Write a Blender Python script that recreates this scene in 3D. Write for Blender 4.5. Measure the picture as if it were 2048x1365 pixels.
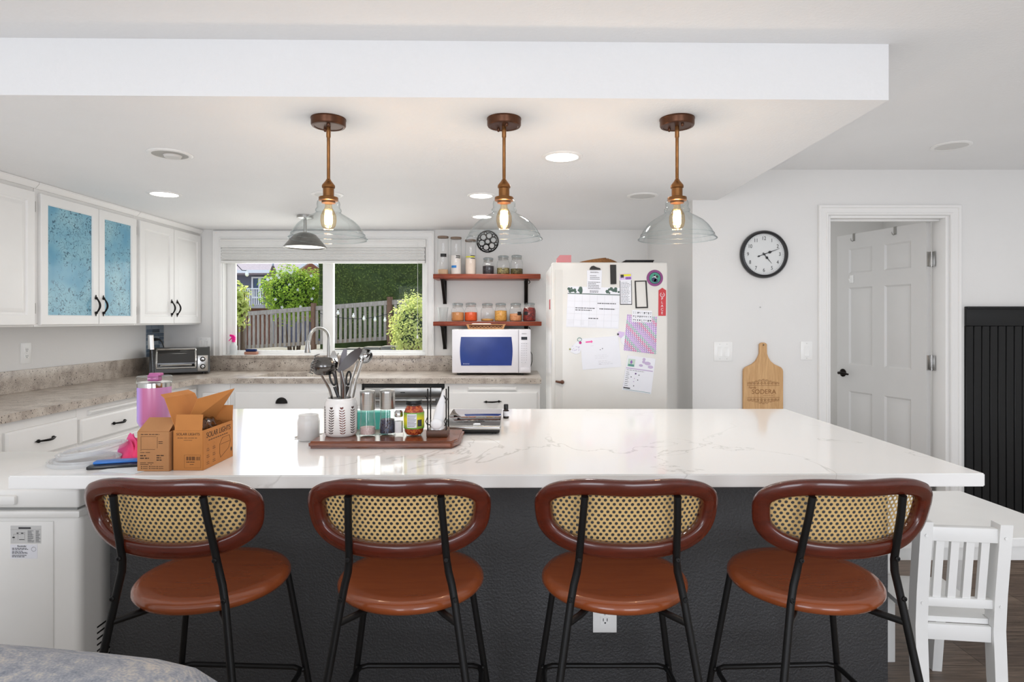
import bpy, bmesh, math, random
from mathutils import Vector, Matrix

for o in list(bpy.data.objects):
    bpy.data.objects.remove(o)
SC = bpy.context.scene
COL = SC.collection
PI = math.pi

# ------------------------------------------------------------------ camera, sky, sun, daylight, exposure
F, H, CX, CY = 1220.0, 1.355, 1024.0, 640.0      # focal length (px of the 2048 frame), eye height, principal lines
def P(px, py, Y):
    return Vector(((px - CX) * Y / F, Y, H - (py - CY) * Y / F))

cam = bpy.data.cameras.new('camera')
cam.sensor_width = 36.0
cam.lens = 36.0 * F / 2048.0
cam.shift_y = -(1365 / 2 - CY) / 2048.0
cam.clip_start = 0.05
co = bpy.data.objects.new('camera', cam); COL.objects.link(co)
co.location = (0, 0, H); co.rotation_euler = (PI / 2, 0, 0)
SC.camera = co

world = bpy.data.worlds.new('sky'); SC.world = world
world.use_nodes = True
_bg = world.node_tree.nodes['Background']
_bg.inputs[0].default_value = (0.50, 0.66, 1.0, 1)
_bg.inputs[1].default_value = 1.25

def lamp(kind, name, loc, rot, energy, color=(1, 1, 1), **kw):
    d = bpy.data.lights.new(name, kind); d.energy = energy; d.color = color
    for k, v in kw.items(): setattr(d, k, v)
    o = bpy.data.objects.new(name, d); COL.objects.link(o)
    o.location = loc; o.rotation_euler = rot
    return o
def aim(v):
    return Vector(v).to_track_quat('-Z', 'Y').to_euler()
lamp('SUN', 'sun', (0, 8, 10), aim((0.42, -0.50, -0.80)), 8.5, (1.0, 0.93, 0.78), angle=0.01)
# daylight coming through the big rear glazing of the living room behind the camera
lamp('AREA', 'rear_window_daylight', (-1.6, -3.42, 1.25), aim((0, 1, 0.30)), 64, (0.965, 0.98, 1.0), shape='RECTANGLE', size=2.2, size_y=1.9)
lamp('AREA', 'rear_window_daylight', (1.9, -3.42, 1.25), aim((0, 1, 0.30)), 64, (0.965, 0.98, 1.0), shape='RECTANGLE', size=2.2, size_y=1.9)
# daylight entering at the kitchen window
lamp('AREA', 'kitchen_window_daylight', (-1.63, 5.50, 1.50), aim((0, -1, -0.15)), 9, (1.0, 0.99, 0.97), shape='RECTANGLE', size=1.6, size_y=0.75)

SC.view_settings.view_transform = 'Standard'
SC.view_settings.look = 'None'
SC.view_settings.gamma = 1.0
SC.view_settings.use_curve_mapping = False
SC.view_settings.exposure = 0.10
cy = SC.cycles
cy.max_bounces = 9; cy.diffuse_bounces = 4; cy.glossy_bounces = 4; cy.transmission_bounces = 6
cy.transparent_max_bounces = 24
cy.caustics_reflective = False; cy.caustics_refractive = False
cy.sample_clamp_indirect = 6.0
# soft ambient term of the renderer: the flat fill of the exposure-blended photograph
cy.use_fast_gi = True; cy.fast_gi_method = 'ADD'
world.light_settings.ao_factor = 0.27; world.light_settings.distance = 0.8

# ------------------------------------------------------------------ materials
def lin(h):
    h = h.lstrip('#')
    v = [int(h[i:i + 2], 16) / 255 for i in (0, 2, 4)]
    return tuple((x / 12.92 if x <= 0.04045 else ((x + 0.055) / 1.055) ** 2.4) for x in v) + (1.0,)
def mul(c, k): return (min(c[0] * k, 1), min(c[1] * k, 1), min(c[2] * k, 1), 1)
MATS = {}
class NT:
    def __init__(s, name):
        s.m = bpy.data.materials.new(name); s.m.use_nodes = True
        s.t = s.m.node_tree; s.n = s.t.nodes; s.bsdf = s.n['Principled BSDF']; s.out = s.n['Material Output']
    def node(s, typ, **kw):
        n = s.n.new(typ)
        for k, v in kw.items():
            if k.startswith('i_'):
                n.inputs[int(k[2:]) if k[2:].isdigit() else k[2:].replace('_', ' ')].default_value = v
            else: setattr(n, k, v)
        return n
    def link(s, a, b): s.t.links.new(a, b)
    def ramp(s, fac, stops):
        r = s.n.new('ShaderNodeValToRGB'); e = r.color_ramp.elements
        while len(e) < len(stops): e.new(0.5)
        for k, (p, c) in zip(e, stops): k.position = p; k.color = c
        s.link(fac, r.inputs[0]); return r.outputs[0]
    def math(s, op, a, b=None, c=None):
        n = s.n.new('ShaderNodeMath'); n.operation = op
        for i, v in enumerate((a, b, c)):
            if v is None: continue
            if isinstance(v, (int, float)): n.inputs[i].default_value = v
            else: s.link(v, n.inputs[i])
        return n.outputs[0]
    def coords(s, scale=(1, 1, 1), kind='Object'):
        tc = s.n.new('ShaderNodeTexCoord'); mp = s.n.new('ShaderNodeMapping')
        mp.inputs['Scale'].default_value = scale
        s.link(tc.outputs[kind], mp.inputs[0]); return mp.outputs[0]
    def noise(s, vec, scale, detail=3, dist=0.0):
        n = s.node('ShaderNodeTexNoise'); n.inputs['Scale'].default_value = scale
        n.inputs['Detail'].default_value = detail; n.inputs['Distortion'].default_value = dist
        s.link(vec, n.inputs['Vector']); return n.outputs['Fac']
    def bump(s, hgt, strength, dist=0.01):
        b = s.n.new('ShaderNodeBump'); b.inputs['Strength'].default_value = strength; b.inputs['Distance'].default_value = dist
        s.link(hgt, b.inputs['Height']); s.link(b.outputs[0], s.bsdf.inputs['Normal'])
def mat(name, col, rough=0.5, metal=0.0, var=0.06, vscale=8, bump=0.0, bscale=60, spec=0.5, coat=0.0, stretch=(1, 1, 1), emit=0.0, trans=0.0):
    if name in MATS: return MATS[name]
    k = NT(name); c = lin(col) if isinstance(col, str) else col
    vec = k.coords(stretch)
    if var:
        f = k.noise(vec, vscale)
        k.link(k.ramp(f, [(0.3, mul(c, 1 - var)), (0.7, mul(c, 1 + var))]), k.bsdf.inputs['Base Color'])
    else: k.bsdf.inputs['Base Color'].default_value = c
    k.bsdf.inputs['Roughness'].default_value = rough
    k.bsdf.inputs['Metallic'].default_value = metal
    k.bsdf.inputs['Specular IOR Level'].default_value = spec
    k.bsdf.inputs['Coat Weight'].default_value = coat
    if trans: k.bsdf.inputs['Transmission Weight'].default_value = trans
    if emit:
        k.bsdf.inputs['Emission Color'].default_value = c; k.bsdf.inputs['Emission Strength'].default_value = emit
    if bump: k.bump(k.noise(vec, bscale, 4), bump)
    MATS[name] = k.m; return k.m
def glass(name, tint='#ffffff', edge='#c8d2d2', refl=0.9, rough=0.0, ior=1.45):
    """thin clear glass: light passes straight through, reflection grows towards grazing angles"""
    if name in MATS: return MATS[name]
    k = NT(name); k.n.remove(k.bsdf)
    tr = k.node('ShaderNodeBsdfTransparent'); gl = k.node('ShaderNodeBsdfGlossy'); gl.inputs['Roughness'].default_value = rough
    gl.inputs['Color'].default_value = (refl, refl, refl, 1)
    lw = k.node('ShaderNodeLayerWeight'); lw.inputs[0].default_value = 0.5
    mx = k.node('ShaderNodeMix', data_type='RGBA')
    k.link(k.math('POWER', lw.outputs['Facing'], 4.0), mx.inputs[0])
    mx.inputs[6].default_value = lin(tint); mx.inputs[7].default_value = lin(edge)
    k.link(mx.outputs[2], tr.inputs[0])
    fr = k.math('ADD', 0.04 if refl > .3 else .012, k.math('MULTIPLY', k.math('POWER', lw.outputs['Facing'], 4.0), 0.42 * refl * 1.35))
    ms = k.node('ShaderNodeMixShader'); k.link(fr, ms.inputs[0]); k.link(tr.outputs[0], ms.inputs[1]); k.link(gl.outputs[0], ms.inputs[2])
    k.link(ms.outputs[0], k.out.inputs[0]); MATS[name] = k.m; return k.m
def wood(name, dark, light, rough=0.35, scale=1.0, axis=(1, 14, 14), coat=0.0, bump=0.02, spec=0.5, dist=1.2):
    if name in MATS: return MATS[name]
    k = NT(name); vec = k.coords(tuple(a * scale for a in axis))
    n1 = k.noise(vec, 3.0, 6 if dist > .5 else 3, dist); n2 = k.noise(vec, 18.0, 3)
    f = k.math('ADD', k.math('MULTIPLY', n1, 0.75), k.math('MULTIPLY', n2, 0.25))
    k.link(k.ramp(f, [(0.32, lin(dark)), (0.68, lin(light))]), k.bsdf.inputs['Base Color'])
    k.bsdf.inputs['Roughness'].default_value = rough; k.bsdf.inputs['Coat Weight'].default_value = coat
    k.bsdf.inputs['Specular IOR Level'].default_value = spec
    if bump: k.bump(f, bump)
    MATS[name] = k.m; return k.m

def mk_granite():
    k = NT('speckled granite'); vec = k.coords()
    n = k.noise(vec, 14, 5); v = k.node('ShaderNodeTexVoronoi'); v.inputs['Scale'].default_value = 130; k.link(vec, v.inputs['Vector'])
    base = k.ramp(n, [(0.3, lin('#94897f')), (0.5, lin('#b3a89d')), (0.72, lin('#c6bdb2'))])
    n2 = k.noise(vec, 95, 2); n3 = k.noise(vec, 9, 2)
    sp = k.math('LESS_THAN', k.math('ADD', v.outputs['Distance'], k.math('MULTIPLY', n3, 0.38)), 0.42)
    sp2 = k.math('GREATER_THAN', k.math('ADD', n2, k.math('MULTIPLY', n3, 0.15)), 0.735)
    m1 = k.node('ShaderNodeMix', data_type='RGBA'); k.link(k.math('MULTIPLY', sp, 0.55), m1.inputs[0]); k.link(base, m1.inputs[6]); m1.inputs[7].default_value = lin('#4d443e')
    m2 = k.node('ShaderNodeMix', data_type='RGBA'); k.link(sp2, m2.inputs[0]); k.link(m1.outputs[2], m2.inputs[6]); m2.inputs[7].default_value = lin('#2c2725')
    k.link(m2.outputs[2], k.bsdf.inputs['Base Color']); k.bsdf.inputs['Roughness'].default_value = 0.28
    return k.m
def mk_quartz():
    k = NT('white veined quartz'); vec = k.coords((1, 1, 1))
    n = k.noise(vec, 1.5, 6, 0.9); n2 = k.noise(vec, 0.8, 2)
    ridge = k.math('ABSOLUTE', k.math('SUBTRACT', n, 0.5))
    vein = k.math('MULTIPLY', k.math('SUBTRACT', 1.0, k.math('MINIMUM', k.math('DIVIDE', ridge, 0.006), 1.0)), k.math('MINIMUM', k.math('MAXIMUM', k.math('MULTIPLY', k.math('SUBTRACT', n2, 0.44), 9.0), 0.0), 1.0))
    m = k.node('ShaderNodeMix', data_type='RGBA'); k.link(k.math('MULTIPLY', vein, 0.42), m.inputs[0])
    m.inputs[6].default_value = lin('#e4e3e1'); m.inputs[7].default_value = lin('#8f8a86')
    k.link(m.outputs[2], k.bsdf.inputs['Base Color']); k.bsdf.inputs['Roughness'].default_value = 0.09
    return k.m
def mk_floor():
    k = NT('grey brown plank floor'); vec = k.coords((1, 1, 1))
    b = k.node('ShaderNodeTexBrick'); k.link(vec, b.inputs['Vector'])
    b.inputs['Color1'].default_value = lin('#7b6d61'); b.inputs['Color2'].default_value = lin('#665950'); b.inputs['Mortar'].default_value = lin('#41382f')
    b.inputs['Scale'].default_value = 1.0; b.inputs['Brick Width'].default_value = 1.2; b.inputs['Row Height'].default_value = 0.17; b.inputs['Mortar Size'].default_value = 0.0015
    g = k.noise(k.coords((2.0, 34, 1)), 3.0, 6, 1.0)
    m = k.node('ShaderNodeMix', data_type='RGBA', blend_type='MULTIPLY'); m.inputs[0].default_value = 0.9
    k.link(b.outputs[0], m.inputs[6]); k.link(k.ramp(g, [(0.3, (0.45, 0.44, 0.43, 1)), (0.65, (1.15, 1.12, 1.1, 1))]), m.inputs[7])
    k.link(m.outputs[2], k.bsdf.inputs['Base Color']); k.bsdf.inputs['Roughness'].default_value = 0.42
    k.bump(g, 0.06); return k.m
def mk_cane():
    """woven cane: staggered round openings, in the mesh's own UV metres"""
    k = NT('woven cane'); tc = k.n.new('ShaderNodeTexCoord'); sx = k.n.new('ShaderNodeSeparateXYZ'); k.link(tc.outputs['UV'], sx.inputs[0])
    p, q, r = 0.0150, 0.0212, 0.0041
    def lat(ou, ov):
        a = k.math('MULTIPLY', k.math('SUBTRACT', k.math('FRACT', k.math('ADD', k.math('DIVIDE', sx.outputs[0], p), 10.5 + ou)), 0.5), p)
        b = k.math('MULTIPLY', k.math('SUBTRACT', k.math('FRACT', k.math('ADD', k.math('DIVIDE', sx.outputs[1], q), 10.5 + ov)), 0.5), q)
        return k.math('SQRT', k.math('ADD', k.math('MULTIPLY', a, a), k.math('MULTIPLY', b, b)))
    d = k.math('MINIMUM', lat(0, 0), lat(0.5, 0.5))
    hole = k.math('LESS_THAN', d, r)
    wv = k.math('SINE', k.math('MULTIPLY', sx.outputs[0], 2 * PI / 0.0025)); wv2 = k.math('SINE', k.math('MULTIPLY', sx.outputs[1], 2 * PI / 0.0025))
    f = k.math('ADD', 0.5, k.math('MULTIPLY', k.math('MULTIPLY', wv, wv2), 0.5))
    k.link(k.ramp(f, [(0.0, lin('#b58f57')), (1.0, lin('#dcbf86'))]), k.bsdf.inputs['Base Color']); k.bsdf.inputs['Roughness'].default_value = 0.5
    k.bump(f, 0.25, 0.002)
    tr = k.node('ShaderNodeBsdfTransparent'); ms = k.node('ShaderNodeMixShader')
    k.link(hole, ms.inputs[0]); k.link(k.bsdf.outputs[0], ms.inputs[1]); k.link(tr.outputs[0], ms.inputs[2]); k.link(ms.outputs[0], k.out.inputs[0])
    return k.m
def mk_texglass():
    """patterned cabinet glass with dark squiggles, sky reflection painted in as blue"""
    k = NT('reflection blue patterned glass'); vec = k.coords()
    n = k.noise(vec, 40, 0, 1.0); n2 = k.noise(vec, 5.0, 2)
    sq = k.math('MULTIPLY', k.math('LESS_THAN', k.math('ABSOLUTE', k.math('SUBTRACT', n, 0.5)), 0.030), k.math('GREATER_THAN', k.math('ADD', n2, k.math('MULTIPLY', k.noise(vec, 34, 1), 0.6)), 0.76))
    base = k.ramp(n2, [(0.3, lin('#6fb0cf')), (0.7, lin('#a6d6e4'))])  # blue of the reflected sky put into the base colour
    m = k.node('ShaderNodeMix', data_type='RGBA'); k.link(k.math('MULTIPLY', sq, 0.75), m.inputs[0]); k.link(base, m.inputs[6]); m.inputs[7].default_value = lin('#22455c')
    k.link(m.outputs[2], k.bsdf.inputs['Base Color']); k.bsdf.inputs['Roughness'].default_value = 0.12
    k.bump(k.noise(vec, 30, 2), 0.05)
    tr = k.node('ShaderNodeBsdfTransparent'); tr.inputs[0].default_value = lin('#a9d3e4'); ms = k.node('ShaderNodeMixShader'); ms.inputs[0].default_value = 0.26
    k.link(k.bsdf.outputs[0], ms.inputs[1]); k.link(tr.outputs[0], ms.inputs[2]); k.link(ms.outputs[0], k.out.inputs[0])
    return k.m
def mk_grad(name, stops, axis=0, rough=0.25, metal=0.0):
    k = NT(name); tc = k.n.new('ShaderNodeTexCoord'); sx = k.n.new('ShaderNodeSeparateXYZ'); k.link(tc.outputs['Generated'], sx.inputs[0])
    k.link(k.ramp(sx.outputs[axis], [(p, lin(c)) for p, c in stops]), k.bsdf.inputs['Base Color'])
    k.bsdf.inputs['Roughness'].default_value = rough; k.bsdf.inputs['Metallic'].default_value = metal; return k.m
def mk_spots(name, c1, c2, scale=300, thr=0.32, rough=0.6):
    k = NT(name); vec = k.coords(); v = k.node('ShaderNodeTexVoronoi'); v.inputs['Scale'].default_value = scale; k.link(vec, v.inputs['Vector'])
    r = k.node('ShaderNodeSeparateColor'); k.link(v.outputs['Color'], r.inputs[0])
    k.link(k.ramp(r.outputs[0], [(thr, lin(c1)), (min(thr + .35, 1), lin(c2))]), k.bsdf.inputs['Base Color']); k.bsdf.inputs['Roughness'].default_value = rough
    k.bump(v.outputs['Distance'], 0.5, 0.003); return k.m
def mk_fabric(name, c1, c2, c3):
    k = NT(name); a = k.noise(k.coords((8, 8, 60)), 5, 4); b = k.noise(k.coords((60, 60, 8)), 5, 4); w = k.noise(k.coords(), 7, 2)
    f = k.math('ADD', k.math('MULTIPLY', a, 0.4), k.math('ADD', k.math('MULTIPLY', b, 0.35), k.math('MULTIPLY', w, 0.25)))
    k.link(k.ramp(f, [(0.36, lin(c1)), (0.5, lin(c2)), (0.62, lin(c3))]), k.bsdf.inputs['Base Color']); k.bsdf.inputs['Roughness'].default_value = 0.95
    k.bump(f, 0.5, 0.004); return k.m
def mk_leaf(name, c1, c2, trans=0.35):
    k = NT(name); oi = k.noise(k.coords(), 9, 3)
    k.link(k.ramp(oi, [(0.35, lin(c1)), (0.65, lin(c2))]), k.bsdf.inputs['Base Color']); k.bsdf.inputs['Roughness'].default_value = 0.6
    k.bsdf.inputs['Specular IOR Level'].default_value = 0.2
    tl = k.node('ShaderNodeBsdfTranslucent'); tl.inputs[0].default_value = lin(c2); ms = k.node('ShaderNodeMixShader'); ms.inputs[0].default_value = trans
    k.link(k.bsdf.outputs[0], ms.inputs[1]); k.link(tl.outputs[0], ms.inputs[2]); k.link(ms.outputs[0], k.out.inputs[0]); return k.m

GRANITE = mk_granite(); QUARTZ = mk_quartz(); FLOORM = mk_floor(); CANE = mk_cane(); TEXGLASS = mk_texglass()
WALL = mat('white wall paint', '#dcdbd9', 0.75, var=0.012, vscale=3, bump=0.06, bscale=90)
CEIL = mat('white textured ceiling', '#e3e3e3', 0.62, var=0.012, vscale=3, bump=0.16, bscale=75)
TRIMW = mat('white satin trim', '#e3e2e0', 0.35, var=0.01)
CABW = mat('white cabinet paint', '#e4e3e1', 0.38, var=0.012)
IRON = mat('black iron', '#191716', 0.45, 0.6, var=0.2, vscale=60, bump=0.1, bscale=200)
BLACKMET = mat('black powder coated steel', '#141414', 0.42, 0.3, var=0.1)
STEEL = mat('brushed steel', '#b9b8b5', 0.28, 1.0, var=0.06, stretch=(1, 1, 60))
CHROME = mat('polished steel', '#cfcfcd', 0.10, 1.0, var=0.03)
BRASS = mat('antique brass', '#8a5f38', 0.34, 0.9, var=0.16, vscale=30)
BRONZE = mat('dark bronze', '#5d3d2c', 0.36, 0.8, var=0.12, vscale=30)
PLASTW = mat('white plastic', '#e6e6e4', 0.3, var=0.01)
APPW = mat('white enamel', '#e0dfdc', 0.22, var=0.01)
BLACKP = mat('black plastic', '#151515', 0.4, var=0.1)
PAPER = mat('white paper', '#dcdde3', 0.8, var=0.02)
INK = mat('dark ink', '#3a3a3e', 0.8, var=0.05)
CLEAR = glass('clear glass')
WINGLASS = glass('window glass', '#fdfefd', '#e4ecea', 0.25)

# ------------------------------------------------------------------ mesh builder
ORG = {}
class M:
    def __init__(s): s.bm = bmesh.new(); s.mi = 0; s.uvs = None
    def _mark(s, n0):
        s.bm.faces.ensure_lookup_table()
        for f in s.bm.faces[n0:]: f.material_index = s.mi
    def box(s, x0, x1, y0, y1, z0, z1, bev=0.0, seg=2, tf=None):
        n0 = len(s.bm.faces); c = [(x, y, z) for x in (x0, x1) for y in (y0, y1) for z in (z0, z1)]
        if tf is not None: c = [tf @ Vector(v) for v in c]
        v = [s.bm.verts.new(p) for p in c]
        fs = [s.bm.faces.new([v[i] for i in q]) for q in ((0, 1, 3, 2), (4, 6, 7, 5), (0, 4, 5, 1), (2, 3, 7, 6), (0, 2, 6, 4), (1, 5, 7, 3))]
        for f in fs: f.material_index = s.mi
        if bev > 0:
            es = set(e for f in fs for e in f.edges)
            bmesh.ops.bevel(s.bm, geom=list(es), offset=bev, segments=seg, affect='EDGES', profile=0.5)
        return s
    def ring(s, pts): return [s.bm.verts.new(p) for p in pts]
    def bridge(s, a, b, closed=True):
        n = len(a)
        for i in range(n if closed else n - 1):
            j = (i + 1) % n; s.bm.faces.new((a[i], a[j], b[j], b[i])).material_index = s.mi
    def cap(s, r):
        s.bm.faces.new(r).material_index = s.mi
    def cyl(s, p0, p1, r0, r1=None, n=16, caps=True):
        r1 = r0 if r1 is None else r1; p0 = Vector(p0); p1 = Vector(p1); d = (p1 - p0).normalized()
        a = d.orthogonal().normalized(); b = d.cross(a)
        q = [(math.cos(2 * PI * i / n), math.sin(2 * PI * i / n)) for i in range(n)]
        A = s.ring([p0 + (a * x + b * y) * r0 for x, y in q]); B = s.ring([p1 + (a * x + b * y) * r1 for x, y in q])
        s.bridge(A, B)
        if caps: s.cap(A[::-1]); s.cap(B)
        return s
    def tube(s, pts, r, n=10, closed=False, caps=True, flat=1.0):
        pts = [Vector(p) for p in pts]; k = len(pts); rr = r if isinstance(r, (list, tuple)) else [r] * k
        T = []
        for i in range(k):
            a = pts[(i - 1) % k] if (closed or i > 0) else pts[i]; b = pts[(i + 1) % k] if (closed or i < k - 1) else pts[i]
            T.append((b - a).normalized())
        nrm = T[0].orthogonal().normalized(); rings = []
        for i in range(k):
            if i: 
                ax = T[i - 1].cross(T[i])
                if ax.length > 1e-8: nrm = Matrix.Rotation(T[i - 1].angle(T[i]), 3, ax.normalized()) @ nrm
            nrm = (nrm - T[i] * nrm.dot(T[i])).normalized(); b = T[i].cross(nrm)
            rings.append(s.ring([pts[i] + (nrm * math.cos(2 * PI * j / n) + b * math.sin(2 * PI * j / n) * flat) * rr[i] for j in range(n)]))
        for i in range(k - 1): s.bridge(rings[i], rings[i + 1])
        if closed:
            a, b = rings[-1], rings[0]
            off = min(range(n), key=lambda o: sum((a[j].co - b[(j + o) % n].co).length for j in range(n)))
            s.bridge(a, [b[(j + off) % n] for j in range(n)])
        elif caps: s.cap(rings[0][::-1]); s.cap(rings[-1])
        return s
    def lathe(s, prof, c=(0, 0, 0), n=32, tf=None, close=False, sx=1.0, sy=1.0):
        c = Vector(c); rings = []
        for r, z in prof:
            if r < 1e-6: pts = [Vector((0, 0, z))]
            else: pts = [Vector((r * sx * math.cos(2 * PI * i / n), r * sy * math.sin(2 * PI * i / n), z)) for i in range(n)]
            rings.append(s.ring([(tf @ p if tf is not None else p) + c for p in pts]))
        seq = list(zip(rings, rings[1:])) + ([(rings[-1], rings[0])] if close else [])
        for a, b in seq:
            if len(a) == 1 and len(b) == 1: continue
            if len(a) == 1:
                for i in range(n): s.bm.faces.new((a[0], b[i], b[(i + 1) % n])).material_index = s.mi
            elif len(b) == 1:
                for i in range(n): s.bm.faces.new((a[i], a[(i + 1) % n], b[0])).material_index = s.mi
            else: s.bridge(a, b)
        return s
    def prism(s, poly, w0, w1, fn):
        A = s.ring([fn(u, v, w0) for u, v in poly]); B = s.ring([fn(u, v, w1) for u, v in poly])
        s.cap(A[::-1]); s.cap(B); s.bridge(A, B); return s
    def loft(s, loops, caps=True):
        R = [s.ring(l) for l in loops]
        for a, b in zip(R, R[1:]): s.bridge(a, b)
        if caps: s.cap(R[0][::-1]); s.cap(R[-1])
        return s
    def grid(s, fn, nu, nv, uv=None):
        V = [[s.bm.verts.new(fn(i / nu, j / nv)) for j in range(nv + 1)] for i in range(nu + 1)]
        for i in range(nu):
            for j in range(nv): s.bm.faces.new((V[i][j], V[i + 1][j], V[i + 1][j + 1], V[i][j + 1])).material_index = s.mi
        return s
    def sphere(s, c, r, n=16, m=10, sz=1.0, sx=1.0, sy=1.0):
        return s.lathe([(r * math.sin(PI * i / m), -r * sz * math.cos(PI * i / m)) for i in range(m + 1)], c, n, sx=sx, sy=sy)
    def quad(s, *p):
        s.cap([s.bm.verts.new(q) for q in p]); return s
    def panel(s, u0, u1, v0, v1, prof, fn, close=True):
        """nested rectangles: prof = (inset, height); closed by a face at the innermost"""
        R = []
        for i, w in prof:
            R.append(s.ring([fn(u0 + i, v0 + i, w), fn(u1 - i, v0 + i, w), fn(u1 - i, v1 - i, w), fn(u0 + i, v1 - i, w)]))
        for a, b in zip(R, R[1:]): s.bridge(a, b)
        if close: s.cap(R[-1])
        return s
    def build(s, name, mats, parent=None, loc=None, world=True, ang=38, normals=True, smooth=True):
        bm = s.bm
        if normals: bmesh.ops.recalc_face_normals(bm, faces=bm.faces[:])
        root = Vector((0, 0, 0))
        if parent is not None and world: root = ORG[parent]
        if parent is None and world:
            xs = [v.co for v in bm.verts]
            root = Vector(loc) if loc is not None else Vector(((min(v.x for v in xs) + max(v.x for v in xs)) / 2, (min(v.y for v in xs) + max(v.y for v in xs)) / 2, min(v.z for v in xs)))
        for v in bm.verts: v.co -= root
        if smooth:
            ca = math.radians(ang)
            for e in bm.edges:
                if len(e.link_faces) == 2 and e.calc_face_angle(0) > ca: e.smooth = False
            for f in bm.faces: f.smooth = True
        me = bpy.data.meshes.new(name); bm.to_mesh(me); bm.free()
        for m in (mats if isinstance(mats, (list, tuple)) else [mats]): me.materials.append(m)
        o = bpy.data.objects.new(name, me); COL.objects.link(o)
        if parent is not None: o.parent = parent
        elif world: o.location = root
        ORG[o] = root if world else Vector((0, 0, 0))
        if parent is not None and not world: ORG[o] = Vector((0, 0, 0))
        return o
def tag(o, label=None, cat=None, group=None, kind=None):
    if label: o['label'] = label
    if cat: o['category'] = cat
    if group: o['group'] = group
    if kind: o['kind'] = kind
    return o
def T(name, label, cat, loc, rotz=0.0, group=None):
    o = bpy.data.objects.new(name, None); COL.objects.link(o); o.empty_display_size = 0.05
    o.location = loc; o.rotation_euler = (0, 0, rotz); ORG[o] = Vector(loc); return tag(o, label, cat, group)
def S(o): return tag(o, kind='structure')
def dup(root, loc=None, rotz=None, label=None, group=None):
    def rec(o, par):
        c = o.copy(); COL.objects.link(c)
        if par is not None: c.parent = par
        for ch in kids.get(o, []): rec(ch, c)
        return c
    kids = {}
    for o in COL.objects:
        if o.parent is not None: kids.setdefault(o.parent, []).append(o)
    r = rec(root, None)
    if loc is not None: r.location = loc
    if rotz is not None: r.rotation_euler = (0, 0, rotz)
    if label: r['label'] = label
    if group: r['group'] = group
    return r
def text(body, size, loc, rot, m, parent, name='lettering', align='CENTER', world=True, ext=0.0003, sx=1.0):
    c = bpy.data.curves.new(name, 'FONT'); c.body = body; c.size = size; c.align_x = align; c.align_y = 'CENTER'; c.extrude = ext
    c.materials.append(m); o = bpy.data.objects.new(name, c); COL.objects.link(o); o.parent = parent
    me = bpy.data.meshes.new_from_object(o); bpy.data.objects.remove(o); bpy.data.curves.remove(c)
    o = bpy.data.objects.new(name, me); COL.objects.link(o); o.parent = parent
    o.location = Vector(loc) - (ORG[parent] if world else Vector((0, 0, 0))); o.rotation_euler = rot; o.scale = (sx, 1, 1); return o
FRONT = (PI / 2, 0, 0)                      # text facing the camera side (-Y)
XF = lambda X: (lambda u, v, w: Vector((X + w, u, v)))       # panel on a wall facing +X : u = y, v = z
YF = lambda Y: (lambda u, v, w: Vector((u, Y - w, v)))       # panel facing -Y : u = x, v = z
def qy(m, x0, x1, z0, z1, y): m.quad((x0, y, z0), (x1, y, z0), (x1, y, z1), (x0, y, z1))
def disc_y(m, x, z, r, y, n=14): m.cap([m.bm.verts.new((x + r * math.cos(2 * PI * i / n), y, z + r * math.sin(2 * PI * i / n))) for i in range(n)])
# ================================================================== SETTING
ZS, ZC = 2.14, 2.34            # dropped soffit, raised ceiling
XL, YB, YD, XA = -3.03, 5.32, 4.0, 1.184   # left wall, kitchen back wall, door wall, fridge alcove side
m = M(); m.box(-3.2, 4.5, -3.6, 6.0, -0.12, 0.0); S(m.build('floor', FLOORM))
m = M()
m.box(-3.2, 4.5, -3.6, 6.0, ZC, 2.62)
# dropped soffit over the kitchen
m.prism([(-3.2, 2.106), (1.345, 2.178), (1.345, 5.47), (-3.2, 5.47)], ZS, ZC + 0.01, lambda u, v, w: Vector((u, v, w)))
m.box(-3.2, 4.5, 6.0, 6.75, 2.42, 2.62)                           # unseen eave, added to keep the sun out of the kitchen window
S(m.build('ceiling', CEIL))
m = M(); m.box(-3.2, XL, -3.6, 5.47, 0, ZC); S(m.build('wall_left', WALL))
WX0, WX1, WZ0, WZ1 = -2.533, -0.746, 1.045, 2.06                  # kitchen window opening
m = M(); m.box(XL, WX0, YB, 5.47, 0, ZC); m.box(WX1, 1.30, YB, 5.47, 0, ZC); m.box(WX0, WX1, YB, 5.47, 0, WZ0); m.box(WX0, WX1, YB, 5.47, WZ1, ZC)
S(m.build('wall_back', WALL))
m = M(); m.box(XA, 1.30, YD + 0.12, YB, 0, ZC); S(m.build('wall_alcove', WALL))
DX0, DX1, DZ = 2.075, 2.852, 2.035
m = M(); m.box(XA, DX0, YD, 4.12, 0, ZC); m.box(DX1, 4.3, YD, 4.12, 0, ZC); m.box(DX0, DX1, YD, 4.12, DZ, ZC)
S(m.build('wall_door', WALL))
m = M(); m.box(1.3, 4.3, 5.75, 5.9, 0, ZC); m.box(1.301, 1.42, 4.12, 5.75, 0, ZC); m.box(3.5, 3.6, 4.12, 5.75, 0, ZC); S(m.build('wall_hall', WALL))
m = M(); m.box(4.3, 4.5, -3.6, 6.0, 0, ZC); S(m.build('wall_right', WALL))
m = M()
for a, b in ((-3.2, -2.75), (-0.45, 0.75), (3.05, 4.5)): m.box(a, b, -3.6, -3.46, 0, ZC)
for a, b in ((-2.75, -0.45), (0.75, 3.05)): m.box(a, b, -3.6, -3.46, 2.24, ZC); m.box(a, b, -3.6, -3.46, 0, 0.25)
S(m.build('wall_rear', WALL))
lamp('AREA', 'hall_fill_light', (2.2, 5.2, 2.30), (0, 0, 0), 0.3, (1, 0.97, 0.92), shape='DISK', size=0.3)  # added fill for the hall beyond the door, no fixture there

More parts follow.
